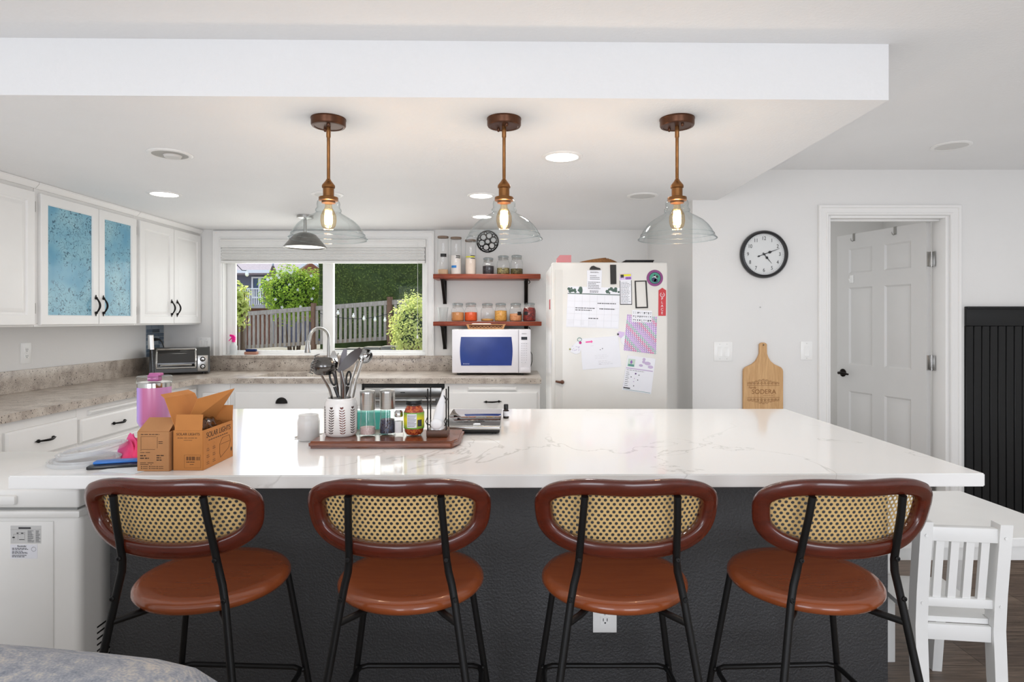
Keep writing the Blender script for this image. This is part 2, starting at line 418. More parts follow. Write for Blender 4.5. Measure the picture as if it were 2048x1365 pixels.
# wainscot of black grooved boards right of the door
BLK = mat('black satin paint', '#0e0f10', 0.5, var=0.1)
m = M(); z1 = 1.43
m.box(2.965, 4.3, YD - 0.022, YD, z1 - 0.115, z1, 0.002)
m.box(2.965, 4.3, YD - 0.03, YD, z1 - 0.004, z1 + 0.012, 0.003)
x = 2.965
while x < 4.29:
    m.box(x + 0.0025, min(x + 0.0505, 4.3), YD - 0.014, YD, 0.0, z1 - 0.115, 0.003, 1); x += 0.053
m.box(2.965, 4.3, YD - 0.006, YD, 0.0, z1 - 0.115)
m.box(2.965, 4.3, YD - 0.024, YD, 0.0, 0.10, 0.003)
S(m.build('trim_1', BLK))

# ---- door casing, jamb and the open six panel door
m = M()
def casing(m, u0, u1, v0, v1):   # stepped profile, vertical or horizontal board
    m.box(u0, u1, YD - 0.012, YD, v0, v1, 0.002)
CW = 0.072
cprof = [(0.004, 0.0), (0.004, 0.010), (0.010, 0.017), (0.018, 0.017), (0.022, 0.012), (0.050, 0.013), (0.054, 0.020), (0.068, 0.021), (CW, 0.016), (CW, 0.0)]   # mitred casing profile (offset, height)
R_c = [m.ring([(DX0 - o_, YD - h_, 0), (DX0 - o_, YD - h_, DZ + o_), (DX1 + o_ + 0.012, YD - h_, DZ + o_), (DX1 + o_ + 0.012, YD - h_, 0)]) for o_, h_ in cprof]
for A_, B_ in zip(R_c, R_c[1:]): m.bridge(A_, B_, closed=False)
m.box(DX0 - 0.004, DX0 + 0.012, YD - 0.004, 4.125, 0, DZ, 0.001); m.box(DX1 - 0.012, DX1 + 0.004, YD - 0.004, 4.125, 0, DZ, 0.001)
m.box(DX0 + 0.0125, DX1 - 0.0125, YD - 0.0035, 4.1245, DZ - 0.012, DZ + 0.0035, 0.001)
m.box(DX0 + 0.012, DX0 + 0.024, 4.05, 4.085, 0, DZ - 0.012, 0.001); m.box(DX0 + 0.0245, DX1 - 0.013, 4.0505, 4.0845, DZ - 0.024, DZ - 0.0125, 0.001)
S(m.build('trim_2', TRIMW))
DW, DH, DT = 0.765, 2.012, 0.035
door = bpy.data.objects.new('door_1', None); COL.objects.link(door); ORG[door] = Vector((0, 0, 0)); S(door)
door.location = (2.794, 4.112, 0.004)
door.rotation_euler = (0, 0, math.radians(106))      # local +x runs from the hinge edge to the free edge, visible face = local +y
m = M(); fr, bk = 0.0, -DT
st, mid = 0.115, 0.105
rows = [(0.24, 0.80), (1.005, 1.60), (1.71, 1.90)]; cols = [(st, DW / 2 - mid / 2), (DW / 2 + mid / 2, DW - st)]
RD = 0.013; m.box(0.0005, DW - 0.0005, bk + RD, fr - RD, 0.0005, DH - 0.0005)
for y0, y1 in ((fr - RD, fr), (bk, bk + RD)):
    m.box(0, st, y0, y1, 0, DH); m.box(DW - st, DW, y0, y1, 0, DH); m.box(cols[0][1], cols[1][0], y0, y1, 0, DH)
    zz = [0] + [v for r in rows for v in r] + [DH]
    for k in range(0, len(zz), 2):
        for c0, c1 in cols: m.box(c0, c1, y0, y1, zz[k], zz[k + 1])
for sgn, yy in ((1, fr - RD), (-1, bk + RD)):
    fn = lambda u, v, w, sgn=sgn, yy=yy: Vector((u, yy + sgn * w, v))
    for z0, z1_ in rows:
        for c0, c1 in cols:
            m.panel(c0, c1, z0, z1_, [(0.0, RD), (0.012, 0.002), (0.020, 0.002), (0.048, 0.011)], fn)
slab = m.build('door_leaf', mat('pale grey door paint', '#cdccca', .35, var=.01), door, world=False, ang=20)
m = M()
for zz in (1.76, 1.06, 0.25):
    m.box(-0.003, 0.0, -DT, -0.002, zz - 0.05, zz + 0.05, 0.0008); K_ = Vector((-0.004, -DT - 0.005, 0))
    m.prism([(0, -0.0015), (0.034, -0.0015), (0.034, 0.0015), (0, 0.0015)], zz - 0.05, zz + 0.05, lambda u, v, w: K_ + Vector((-0.961, 0.276, 0)) * u + Vector((0.276, 0.961, 0)) * v + Vector((0, 0, w)))
    m.cyl(K_ + Vector((0, 0, zz - 0.052)), K_ + Vector((0, 0, zz + 0.052)), 0.006, n=10)
hg = m.build('hinge', STEEL, door, world=False)
m = M(); m.lathe([(0, 0), (0.031, 0), (0.031, 0.005), (0.024, 0.011), (0.011, 0.014), (0.011, 0.045), (0, 0.045)], (DW - 0.06, 0.0, 0.935), 20, Matrix.Rotation(-PI / 2, 4, 'X'))
m.tube([(DW - 0.06, 0.042, 0.935), (DW - 0.08, 0.048, 0.937), (DW - 0.12, 0.050, 0.935), (DW - 0.155, 0.046, 0.931)], [0.010, 0.010, 0.009, 0.007], 10)
m.lathe([(0, 0), (0.031, 0), (0.031, 0.005), (0.024, 0.011), (0.011, 0.014), (0.011, 0.045), (0, 0.045)], (DW - 0.06, -DT, 0.935), 20, Matrix.Rotation(PI / 2, 4, 'X'))
m.tube([(DW - 0.06, -DT - 0.042, 0.935), (DW - 0.155, -DT - 0.046, 0.935)], 0.009, 10)
m.build('door_handle', mat('dark lever metal', '#2d2927', 0.25, 0.9), door, world=False)
# over-door hooks
wm = Matrix.Translation(door.location) @ Matrix.Rotation(door.rotation_euler[2], 4, 'Z')
def overhook(u, lab, wide):
    o = T('over_door_hook', lab, 'hook', wm @ Vector((u, 0, DH)), door.rotation_euler[2], 'metal hooks over the top of the open door')
    m = M(); m.box(-wide, wide, -DT - 0.003, 0.0025, 0.0005, 0.0025); m.box(-wide, wide, 0.0005, 0.0025, -0.055, 0.0025); m.box(-wide, wide, -DT - 0.003, -DT - 0.001, -0.03, 0.0025)
    m.tube([(0, 0.003, -0.05), (0, 0.015, -0.058), (0, 0.028, -0.05), (0, 0.032, -0.035)], 0.003, 8)
    m.build('hook', STEEL, o, world=False)
overhook(0.60, 'small steel hook over the top of the open grey door, nearer its free edge', 0.010)
overhook(0.24, 'small steel hook over the top of the open grey door, nearer the hinges', 0.011)
m = M(); m.box(-0.018, 0.018, 0.0005, 0.006, -0.03, 0.03, 0.002); m.tube([(0, 0.004, -0.005), (0, 0.022, -0.012), (0, 0.028, 0.002)], 0.005, 8)
ah = T('adhesive_hook', 'small white plastic hook stuck on the open door between its upper panels', 'hook', wm @ Vector((0.62, 0, 1.665)), door.rotation_euler[2])
m.build('hook', PLASTW, ah, world=False)
# baseboard in the hall and along the door wall
m = M(); m.box(XA, DX0 - CW, YD - 0.012, YD, 0, 0.09, 0.003); S(m.build('baseboard_door', TRIMW))

# ---- kitchen window: casing, jambs, sashes, panes
win = bpy.data.objects.new('window_1', None); COL.objects.link(win); S(win); win.location = (0, 5.40, 1.045); ORG[win] = Vector((0, 5.40, 1.045))
m = M()
wprof = [(-0.004, 0.0), (-0.004, 0.014), (0.004, 0.020), (0.012, 0.020), (0.016, 0.014), (0.050, 0.016), (0.056, 0.022), (0.066, 0.022), (0.070, 0.018), (0.070, 0.0)]
R_c = [m.ring([(WX0 - o_, YB - h_, WZ0 - 0.002), (WX0 - o_, YB - h_, WZ1 + o_), (WX1 + o_, YB - h_, WZ1 + o_), (WX1 + o_, YB - h_, WZ0 - 0.002)]) for o_, h_ in wprof]
for A_, B_ in zip(R_c, R_c[1:]): m.bridge(A_, B_, closed=False)
m.build('casing', TRIMW, win)
m = M(); m.box(WX0 + 0.0005, WX0 + 0.012, YB + 0.0005, 5.469, WZ0 + 0.0005, WZ1 - 0.0005); m.box(WX1 - 0.012, WX1 - 0.0005, YB + 0.0005, 5.469, WZ0 + 0.0005, WZ1 - 0.0005); m.box(WX0 + 0.0125, WX1 - 0.0125, YB + 0.001, 5.468, WZ1 - 0.012, WZ1 - 0.001); m.box(WX0 + 0.012, WX1 - 0.012, YB - 0.004, 5.39, WZ0, WZ0 + 0.004)
m.build('jamb', TRIMW, win)
def sash(x0, x1, y, fw, z0=1.05, z1=2.045):
    m = M()
    for (a, b, c, d) in ((x0, x0 + fw, z0, z1), (x1 - fw, x1, z0, z1)): m.box(a, b, y - 0.014, y + 0.014, c, d, 0.003)
    for (c, d) in ((z0 + 0.001, z0 + 0.034), (z1 - 0.034, z1 - 0.001)): m.box(x0 + fw - 0.002, x1 - fw + 0.002, y - 0.0133, y + 0.0133, c, d, 0.002)
    s_ = m.build('sash', TRIMW, win)
    m = M(); m.box(x0 + fw - 0.004, x1 - fw + 0.004, y - 0.0025, y + 0.0025, z0 + 0.03, z1 - 0.03); m.build('pane', WINGLASS, s_)
sash(-2.521, -1.585, 5.41, 0.076); sash(-1.672, -0.758, 5.44, 0.040)
m = M(); m.box(-2.520, -2.475, 5.391, 5.4525, 1.0515, 2.044, 0.003); m.box(-2.5205, -0.7585, 5.388, 5.4535, 1.0495, 1.066, 0.003); m.box(-1.674, -1.583, 5.3945, 5.4515, 1.0525, 2.043, 0.003); m.build('frame', TRIMW, win)
# ================================================================== CEILING LIGHTS
LENS_ON = mat('lit lamp lens', '#fff8ee', 0.5, var=0, emit=5.0); LENS_OFF = mat('frosted lamp lens', '#c9c8c5', 0.4, var=0.02); BAFF = mat('grey lamp baffle', '#a8a7a3', 0.5)
def downlight(x, y, z, on, lab, r=0.098, gimbal=False, power=20):
    t = T('recessed_light', lab, 'ceiling light', (x, y, z), 0, 'recessed ceiling lights')
    m = M(); m.lathe([(r, 0.0), (r, -0.003), (r * 0.93, -0.007), (r * 0.80, -0.006), (r * 0.78, -0.001), (r * 0.78, 0.0)], n=36, close=True); m.build('trim_ring', TRIMW, t, world=False)
    if gimbal:
        m = M(); m.lathe([(r * 0.79, -0.0055), (r * 0.6, -0.0015), (0, -0.0012)], n=32); m.build('baffle', BAFF, t, world=False)
        m = M(); m.lathe([(r * 0.42, -0.002), (r * 0.36, -0.012), (0, -0.016)], (0.0, 0.022, 0), n=24); m.build('lens', LENS_OFF, t, world=False)
    else:
        m = M(); m.lathe([(r * 0.79, -0.0045), (r * 0.5, -0.0055), (0, -0.006)], n=32); m.build('lens', LENS_ON if on else LENS_OFF, t, world=False)
    if on: lamp('SPOT', 'recessed_light_beam', (x, y, z - 0.02), (0, 0, 0), power, (1, 0.985, 0.96), spot_size=2.7, spot_blend=0.8, shadow_soft_size=0.06)
downlight(-1.617, 2.885, ZS, False, 'unlit recessed eyeball light, the one nearest the camera over the left counter', gimbal=True)
downlight(-2.165, 3.80, ZS, True, 'lit recessed ceiling light nearest the wall cabinets', power=1.0)
downlight(-1.154, 3.816, ZS, False, 'recessed ceiling light seen right behind the socket of the left glass pendant')
downlight(-0.195, 3.846, ZS, True, 'lit recessed ceiling light just left of the middle pendant stem', r=0.088)
downlight(-0.227, 4.63, ZS, True, 'lit recessed ceiling light farthest back, above the open shelves', r=0.088)
downlight(0.24, 2.93, ZS, True, 'brightest recessed ceiling light, between the middle and the right glass pendants')
downlight(0.826, 3.86, ZS, False, 'unlit recessed ceiling light in front of the refrigerator')
downlight(2.485, 3.45, ZC, False, 'unlit recessed light in the higher ceiling in front of the door', r=0.10)

# three glass pendants over the island
BULBGLASS = glass('warm bulb glass', '#fff3dd', '#f3c48a', 0.6); FIL = mat('glowing filament', '#ffb35c', 0.5, var=0, emit=90.0)
SHADE = glass('pendant shade glass', '#f6f9f9', '#8b999c', 1.0, ior=1.5)
def make_pendant(loc, lab):
    t = T('glass_pendant_light', lab, 'pendant light', loc, 0, 'glass pendants over the island')
    m = M(); m.lathe([(0, 0), (0.067, 0), (0.0675, -0.004), (0.066, -0.006), (0.066, -0.026), (0.063, -0.031), (0.055, -0.032), (0.053, -0.030), (0, -0.030)], n=40)
    for a in (2.2, 5.0): m.lathe([(0, -0.028), (0.006, -0.030), (0.006, -0.038), (0.003, -0.042), (0, -0.042)], (0.038 * math.cos(a), 0.038 * math.sin(a), 0), 10)
    m.build('canopy', BRONZE, t, world=False)
    m = M(); m.lathe([(0, -0.03), (0.008, -0.03), (0.008, -0.042), (0.0085, -0.042), (0.0085, -0.072), (0.0065, -0.075), (0.0065, -0.236), (0.009, -0.238), (0.012, -0.246)], n=14); m.build('stem', BRASS, t, world=False)
    m = M(); m.lathe([(0.012, -0.244), (0.023, -0.258), (0.025, -0.262), (0.025, -0.270), (0.021, -0.273), (0.021, -0.303), (0.036, -0.307), (0.037, -0.310), (0.037, -0.320), (0.034, -0.322), (0.026, -0.322), (0.026, -0.330), (0, -0.330)], n=28); m.build('socket', BRASS, t, world=False)
    prof = [(0.037, -0.318), (0.042, -0.324), (0.044, -0.333), (0.043, -0.345), (0.045, -0.351), (0.049, -0.355), (0.049, -0.361), (0.046, -0.366), (0.053, -0.372), (0.074, -0.384), (0.098, -0.399), (0.117, -0.417), (0.131, -0.437), (0.139, -0.452), (0.144, -0.462), (0.149, -0.470)]
    m = M(); m.lathe(prof, n=48); m.tube([(0.149 * math.cos(2 * PI * i / 48), 0.149 * math.sin(2 * PI * i / 48), -0.470) for i in range(48)], 0.0022, 6, closed=True); m.tube([(0.1393 * math.cos(2 * PI * i / 48), 0.1393 * math.sin(2 * PI * i / 48), -0.452) for i in range(48)], 0.0013, 6, closed=True)
    m.build('glass_shade', SHADE, t, world=False, ang=60)
    m = M(); m.lathe([(0.013, -0.330), (0.013, -0.345), (0.020, -0.358), (0.029, -0.378), (0.030, -0.400), (0.026, -0.420), (0.015, -0.432), (0, -0.436)], n=24); b = m.build('bulb', BULBGLASS, t, world=False, ang=60)
    m = M()
    for k in range(6):
        a0 = 2 * PI * k / 6; x, y = 0.0115 * math.cos(a0), 0.0115 * math.sin(a0); m.tube([(x, y, -0.362), (x * 1.25, y * 1.25, -0.388), (x, y, -0.414)], 0.0022, 6)
    m.build('filament', FIL, b, world=False)
    return t
pend = make_pendant((-0.716, 2.38, ZS), 'left one of three clear glass pendants, hanging in front of the kitchen window')
for x, lab in ((-0.031, 'middle one of three clear glass pendants, hanging in front of the open shelves'), (0.644, 'right one of three clear glass pendants, hanging between refrigerator and clock')):
    dup(pend, (x, 2.38, ZS), label=lab)
for x in (-0.716, -0.031, 0.644): lamp('POINT', 'pendant_glow', (x, 2.38, ZS - 0.395), (0, 0, 0), 2.2, (1, 0.97, 0.93), shadow_soft_size=0.02)
# cone lamp in front of the kitchen window
t = T('cone_ceiling_lamp', 'grey metal cone lamp hanging over the sink before the window blind', 'ceiling lamp', (-1.56, 4.60, ZS))
m = M(); m.lathe([(0, 0), (0.06, 0), (0.06, -0.02), (0.02, -0.028), (0.012, -0.03), (0.012, -0.14), (0, -0.14)], n=24); m.build('canopy', STEEL, t, world=False)
m = M(); m.lathe([(0.014, -0.125), (0.045, -0.130), (0.080, -0.145), (0.102, -0.170), (0.157, -0.237), (0.157, -0.241), (0.152, -0.241), (0.098, -0.176), (0.076, -0.151), (0.014, -0.131)], n=40, close=True); m.build('lamp_shade', mat('grey lamp metal', '#75736f', 0.35, 0.7), t, world=False)
m = M(); m.lathe([(0.149, -0.232), (0.08, -0.236), (0, -0.237)], n=32); m.build('diffuser', mat('lit diffuser', '#fffaf0', 0.5, var=0, emit=1.6), t, world=False)
lamp('SPOT', 'sink_lamp_beam', (-1.56, 4.60, ZS - 0.26), (0, 0, 0), 8, (1, 0.95, 0.87), spot_size=2.4, spot_blend=0.7, shadow_soft_size=0.1)

# ================================================================== WALL CABINETS (left wall)
def pull(name, mt, parent, p0, p1, out, world=True):
    """iron bow pull with arrow tips between two points, bowed along out"""
    p0, p1, out = Vector(p0), Vector(p1), Vector(out); d = (p1 - p0).normalized(); L = (p1 - p0).length; sd = d.cross(out).normalized()
    m = M(); N = 10
    pts = [p0 + d * (L * i / N) + out * (0.008 + 0.022 * math.sin(PI * i / N)) for i in range(N + 1)]
    m.tube(pts, [0.0042 + 0.0022 * math.sin(PI * i / N) for i in range(N + 1)], 8)
    for c, e in ((p0, -1), (p1, 1)):
        m.sphere(c + out * 0.005, 0.0095, 10, 6)
        q = [c + d * e * -0.004 + sd * 0.008, c + d * e * 0.022, c + d * e * -0.004 - sd * 0.008]
        a = m.ring([v + out * 0.001 for v in q]); b = m.ring([v + out * 0.006 for v in q]); m.cap(a); m.cap(b[::-1]); m.bridge(a, b)
    return m.build(name, mt, parent, world=world)
RAISED = [(0, 0), (0, 0.017), (0.003, 0.020), (0.055, 0.020), (0.062, 0.012), (0.070, 0.012), (0.092, 0.019), (0.096, 0.0195)]
FLATD = [(0, 0), (0, 0.012), (0.010, 0.020), (0.012, 0.020)]
XU = -2.725                     # cabinet face plane
def hinge_pair(parent, y, zs):
    for z in zs:
        m = M(); m.box(XU, XU + 0.004, y - 0.011, y + 0.011, z - 0.026, z + 0.026, 0.001); m.cyl((XU + 0.006, y, z - 0.03), (XU + 0.006, y, z + 0.03), 0.006, n=8)
        m.build('hinge', STEEL, parent)
def wallcab(y0, y1, lab, doors, glassy=False):
    t = T('wall_cabinet', lab, 'cabinet', ((XU + XL) / 2, (y0 + y1) / 2, 1.315))
    m = M()
    if glassy:
        m.box(XL + 0.0005, XL + 0.012, y0 + 0.0185, y1 - 0.0185, 1.334, 2.099); m.box(XL, XU, y0, y0 + 0.018, 1.315, 2.138); m.box(XL, XU, y1 - 0.018, y1, 1.315, 2.138); m.box(XL + 0.0005, XU - 0.0005, y0 + 0.0185, y1 - 0.0185, 1.3155, 1.333); m.box(XL + 0.0005, XU - 0.019, y0 + 0.0185, y1 - 0.0185, 2.10, 2.1375)
        m.box(XU - 0.018, XU - 0.0005, y0 + 0.0185, y1 - 0.0185, 2.06, 2.1375)
        m.box(XU - 0.018, XU - 0.0005, y0 + 0.0185, y0 + 0.040, 1.334, 2.0595)
    else: m.box(XL, XU, y0, y1, 1.315, 2.138, 0.001)
    m.build('carcass', CABW, t)
    m = M(); m.prism([(0, 2.104), (0.012, 2.104), (0.034, 2.128), (0.034, 2.1385), (0, 2.1385)], y0, y1, lambda u, v, w: Vector((XU + u, w, v))); m.build('crown_moulding', CABW, t)
    for (a, b, hy) in doors:
        m = M(); fn = XF(XU)
        if glassy:
            m.panel(a, b, 1.325, 2.082, [(0, 0), (0, 0.017), (0.003, 0.020), (0.052, 0.020), (0.058, 0.014), (0.058, 0.0), (0, 0)], fn, close=False)
        else: m.panel(a, b, 1.325, 2.082, RAISED, fn)
        d = m.build('door', CABW, t, ang=15)
        if glassy:
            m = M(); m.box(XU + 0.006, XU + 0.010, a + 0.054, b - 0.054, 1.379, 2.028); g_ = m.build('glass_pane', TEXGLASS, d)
        if hy: pull('handle', IRON, d, (XU + 0.02, hy, 1.40), (XU + 0.02, hy, 1.495), (1, 0, 0))
    return t
c1 = wallcab(2.42, 3.472, 'leftmost white wall cabinet with raised panel doors, cut off by the picture edge', [(2.44, 2.95, None), (2.955, 3.462, None)])
hinge_pair(c1, 3.474, (2.00, 1.42))
c2 = wallcab(3.476, 4.412, 'white wall cabinet with two reflection blue patterned glass doors', [(3.505, 3.995, 3.962), (4.0, 4.397, 4.035)], True)
hinge_pair(c2, 4.410, (2.00, 1.42))
for z in (1.56, 1.80):
    m = M(); m.box(XL + 0.012, XU - 0.03, 3.494, 4.394, z, z + 0.016); m.build('shelf', CABW, c2)
c3 = wallcab(4.416, 5.318, 'white two door wall cabinet in the corner next to the window', [(4.438, 4.882, 4.845), (4.888, 5.305, 4.925)])
# dishes seen faintly through the patterned glass
PINK = mat('pink ceramic', '#d77e92', 0.3); GREEN = mat('green ceramic', '#9fc39a', 0.3); CREAM = mat('cream ceramic', '#e9e2d6', 0.3)
def bowl(name, x, y, z, r, h, mt, lab, grp=None):
    m = M(); m.lathe([(0, 0), (r * .5, 0), (r * .55, h * .1), (r * .9, h * .6), (r, h), (r * .96, h), (r * .85, h * .62), (r * .5, h * .16), (0, h * .12)], (x, y, z), 28)
    tag(m.build(name, mt), lab, 'bowl', grp)
for y, z, r, h, mt, lab in ((4.15, 1.334, .085, .09, GREEN, 'green bowl behind the reflection blue patterned glass, on the cabinet floor'), (4.20, 1.577, .075, .10, PINK, 'pink bowl behind the reflection blue patterned glass, on the shelf'),
                            (3.75, 1.577, .09, .08, CREAM, 'cream bowl on the cabinet shelf behind the left glass door'), (3.74, 1.334, .085, .11, CREAM, 'cream bowl on the cabinet floor behind the left glass door')):
    bowl('ceramic_bowl', -2.88, y, z, r, h, mt, lab)

# ================================================================== BASE CABINETS + GRANITE
XB = -2.41; YF_ = 4.665        # face planes of the left and back runs
def basecab(name, lab, box, faces):
    t = T(name, lab, 'cabinet', ((box[0] + box[1]) / 2, (box[2] + box[3]) / 2, 0.0))
    m = M(); bx = box[0] + (0.025 if box[0] == XL else 0); by = box[3] - (0.025 if box[0] != XL else 0)
    kx = 0.07
    if name == 'sink_cabinet': m.box(bx, box[1], box[2], by, 0.10, 0.695, 0.001); m.box(bx, box[1], box[2], box[2] + 0.03, 0.695, 0.868, 0.001)
    else: m.box(bx, box[1], box[2], by, 0.10, 0.868, 0.001)
    if box[1] == XB: m.box(bx, box[1] - kx, box[2], by, 0, 0.10)
    else: m.box(bx, box[1], box[2] + kx, by, 0, 0.10)
    m.build('carcass', CABW, t)
    for kind, a, b, z0, z1, hp in faces:
        left = box[1] == XB; fn = XF(XB) if left else YF(YF_)
        m = M(); m.panel(a, b, z0, z1, FLATD if kind != 'door' else RAISED, fn)
        d = m.build('drawer' if kind == 'drawer' else ('door' if kind == 'door' else ('cutting_board' if kind == 'board' else 'false_front')), CABW, t, ang=15)
        c = (a + b) / 2; zc = (z0 + z1) / 2
        if hp == 'pull':
            if left: pull('handle', IRON, d, (XB + 0.02, c - 0.05, zc), (XB + 0.02, c + 0.05, zc), (1, 0, 0))
            else: pull('handle', IRON, d, (c - 0.048, YF_ - 0.02, zc), (c + 0.048, YF_ - 0.02, zc + 0.003), (0, -1, 0))
        elif hp == 'vert': pull('handle', IRON, d, (b - 0.045, YF_ - 0.02, 0.62), (b - 0.045, YF_ - 0.02, 0.72), (0, -1, 0))
        elif hp == 'cup':
            m = M(); m.lathe([(0.046, 0), (0.046, 0.004), (0.042, 0.012), (0.030, 0.021), (0, 0.024)], (c, YF_ - 0.019, zc - 0.012), 24, Matrix.Rotation(PI / 2, 4, 'X'))
            bmesh.ops.bisect_plane(m.bm, geom=m.bm.verts[:] + m.bm.edges[:] + m.bm.faces[:], plane_co=(0, 0, zc - 0.012), plane_no=(0, 0, -1), clear_outer=True); m.build('handle', IRON, d)
    return t
basecab('base_cabinet', 'white base cabinet with one wide drawer, nearest the chest freezer', (XL, XB, 2.62, 3.372), [('drawer', 2.885, 3.362, 0.667, 0.818, 'pull'), ('drawer', 2.64, 2.86, 0.667, 0.818, None), ('door', 2.64, 3.362, 0.14, 0.645, None)])
basecab('base_cabinet', 'white base cabinet with a pull-out board above its drawer, behind the pink tumbler', (XL, XB, 3.374, 4.05), [('drawer', 3.385, 4.03, 0.667, 0.800, 'pull'), ('board', 3.46, 3.95, 0.815, 0.838, None), ('door', 3.385, 4.03, 0.14, 0.645, None)])
basecab('base_cabinet', 'white blind corner base cabinet under the toaster oven', (XL, XB, 4.052, 5.318), [('door', 4.07, 4.62, 0.14, 0.835, None)])
basecab('base_cabinet', 'narrow white corner base cabinet door with an iron pull, left of the sink', (XB + 0.001, -2.155, YF_, 5.318), [('door', XB + 0.05, -2.17, 0.14, 0.80, 'vert')])
basecab('sink_cabinet', 'white sink base cabinet with an iron cup pull below the window', (-2.153, -1.15, YF_, 5.318), [('false', -2.115, -1.395, 0.655, 0.805, 'cup'), ('door', -2.115, -1.76, 0.14, 0.635, None), ('door', -1.75, -1.395, 0.14, 0.635, None)])
basecab('base_cabinet', 'white base cabinet with drawer and pull-out board under the microwave', (-0.515, 0.213, YF_, 5.318), [('drawer', -0.49, 0.195, 0.655, 0.805, 'pull'), ('board', -0.338, 0.036, 0.812, 0.842, None), ('door', -0.49, -0.15, 0.14, 0.635, None), ('door', -0.145, 0.195, 0.14, 0.635, None)])
# dishwasher
t = T('dishwasher', 'stainless steel dishwasher with bar handle under the granite counter', 'dishwasher', (-0.832, 4.98, 0))
m = M(); m.box(-1.148, -0.517, YF_ + 0.03, 5.30, 0.02, 0.862); m.build('body', BLACKP, t)
m = M(); m.box(-1.125, -0.535, YF_ - 0.02, YF_ + 0.03, 0.12, 0.695, 0.004); m.box(-1.125, -0.535, YF_ - 0.02, YF_ + 0.03, 0.762, 0.838, 0.004); m.box(-1.125, -0.535, YF_ + 0.012, YF_ + 0.03, 0.69, 0.77); m.box(-0.575, -0.535, YF_ - 0.02, YF_ + 0.03, 0.69, 0.765); m.box(-1.125, -1.085, YF_ - 0.02, YF_ + 0.03, 0.69, 0.765); dd = m.build('door', STEEL, t)
m = M(); m.box(-1.08, -0.58, YF_ - 0.038, YF_ - 0.022, 0.728, 0.752, 0.005); m.box(-1.075, -1.055, YF_ - 0.03, YF_ + 0.012, 0.732, 0.748); m.box(-0.605, -0.585, YF_ - 0.03, YF_ + 0.012, 0.732, 0.748); m.build('handle', STEEL, dd)
m = M(); m.box(-0.85, -0.815, YF_ - 0.0215, YF_ - 0.0195, 0.798, 0.804); m.build('badge', BLACKP, dd)

# granite worktop (L) with a sink cut-out, and its upstand
t = T('granite_countertop', 'speckled beige granite worktop running along the left and back walls', 'countertop', (-1.4, 4.98, 0.868))
m = M(); z0, z1 = 0.869, 0.91; e = 4.635
SX0, SX1, SY0, SY1 = -2.02, -1.28, 4.76, 5.14
m.prism([(XL, 2.60), (-2.375, 2.60), (-2.375, e - 0.09), (-2.285, e), (XL, e)], z0, z1, lambda u, v, w: Vector((u, v, w)))
m.box(XL, SX0, e, YB, z0, z1); m.box(SX1, 0.222, e, YB, z0, z1); m.box(SX0, SX1, e, SY0, z0, z1); m.box(SX0, SX1, SY1, YB, z0, z1)
m.build('worktop', GRANITE, t)
m = M(); m.box(XL, XL + 0.02, 2.60, YB - 0.021, z1, 1.045, 0.002); m.box(XL + 0.001, 0.10, YB - 0.02, YB, z1, 1.043, 0.002); m.build('backsplash', GRANITE, t)
m = M(); m.box(-2.47, -0.80, YB - 0.034, YB - 0.003, 1.022, 1.046, 0.003); m.build('window_ledge', GRANITE, t)
t = T('kitchen_sink', 'white undermount sink set into the granite below the window', 'sink', (-1.65, 4.95, 0.70))
m = M(); zb = 0.72
m.box(SX0 - 0.02, SX1 + 0.02, SY0 - 0.02, SY1 + 0.02, zb - 0.01, zb); m.box(SX0 - 0.02, SX0 - 0.002, SY0 - 0.02, SY1 + 0.02, zb, 0.868); m.box(SX1 + 0.002, SX1 + 0.02, SY0 - 0.02, SY1 + 0.02, zb, 0.868); m.box(SX0, SX1, SY0 - 0.02, SY0 - 0.002, zb, 0.868); m.box(SX0, SX1, SY1 + 0.002, SY1 + 0.02, zb, 0.868); m.build('basin', PLASTW, t)
m = M(); m.lathe([(0, 0.004), (0.03, 0.004), (0.042, 0.002), (0.042, 0)], (-1.65, 4.95, zb), 20); m.build('drain', STEEL, t)
t = T('gooseneck_faucet', 'brushed steel gooseneck faucet with pull-down spray head at the sink', 'faucet', (-1.567, 5.21, 0.91))
m = M(); m.lathe([(0, 0), (0.030, 0), (0.030, 0.008), (0.024, 0.03), (0.022, 0.10), (0.018, 0.13), (0, 0.13)], (-1.567, 5.21, 0.91), 20); m.build('base', STEEL, t)
pts = [(-1.567, 5.21, 1.03), (-1.567, 5.21, 1.20)]
for i in range(1, 11):
    a = PI * i / 10; pts.append((-1.567 - 0.055 * (1 - math.cos(a)), 5.21 - 0.075 * (1 - math.cos(a)), 1.20 + 0.085 * math.sin(a)))
pts.append((-1.682, 5.052, 1.165)); m = M(); m.tube(pts, 0.0125, 12); m.build('spout', STEEL, t)
m = M(); m.lathe([(0.0125, 0.10), (0.016, 0.09), (0.018, 0.06), (0.026, 0.0), (0.022, -0.004), (0, -0.004)], (-1.690, 5.046, 1.085), 18); m.build('spray_head', STEEL, t)
m = M(); m.cyl((-1.545, 5.21, 0.99), (-1.515, 5.20, 0.995), 0.012, n=12); m.tube([(-1.515, 5.20, 0.995), (-1.49, 5.19, 1.04), (-1.475, 5.185, 1.075)], [0.007, 0.006, 0.005], 8); m.build('lever', STEEL, t)

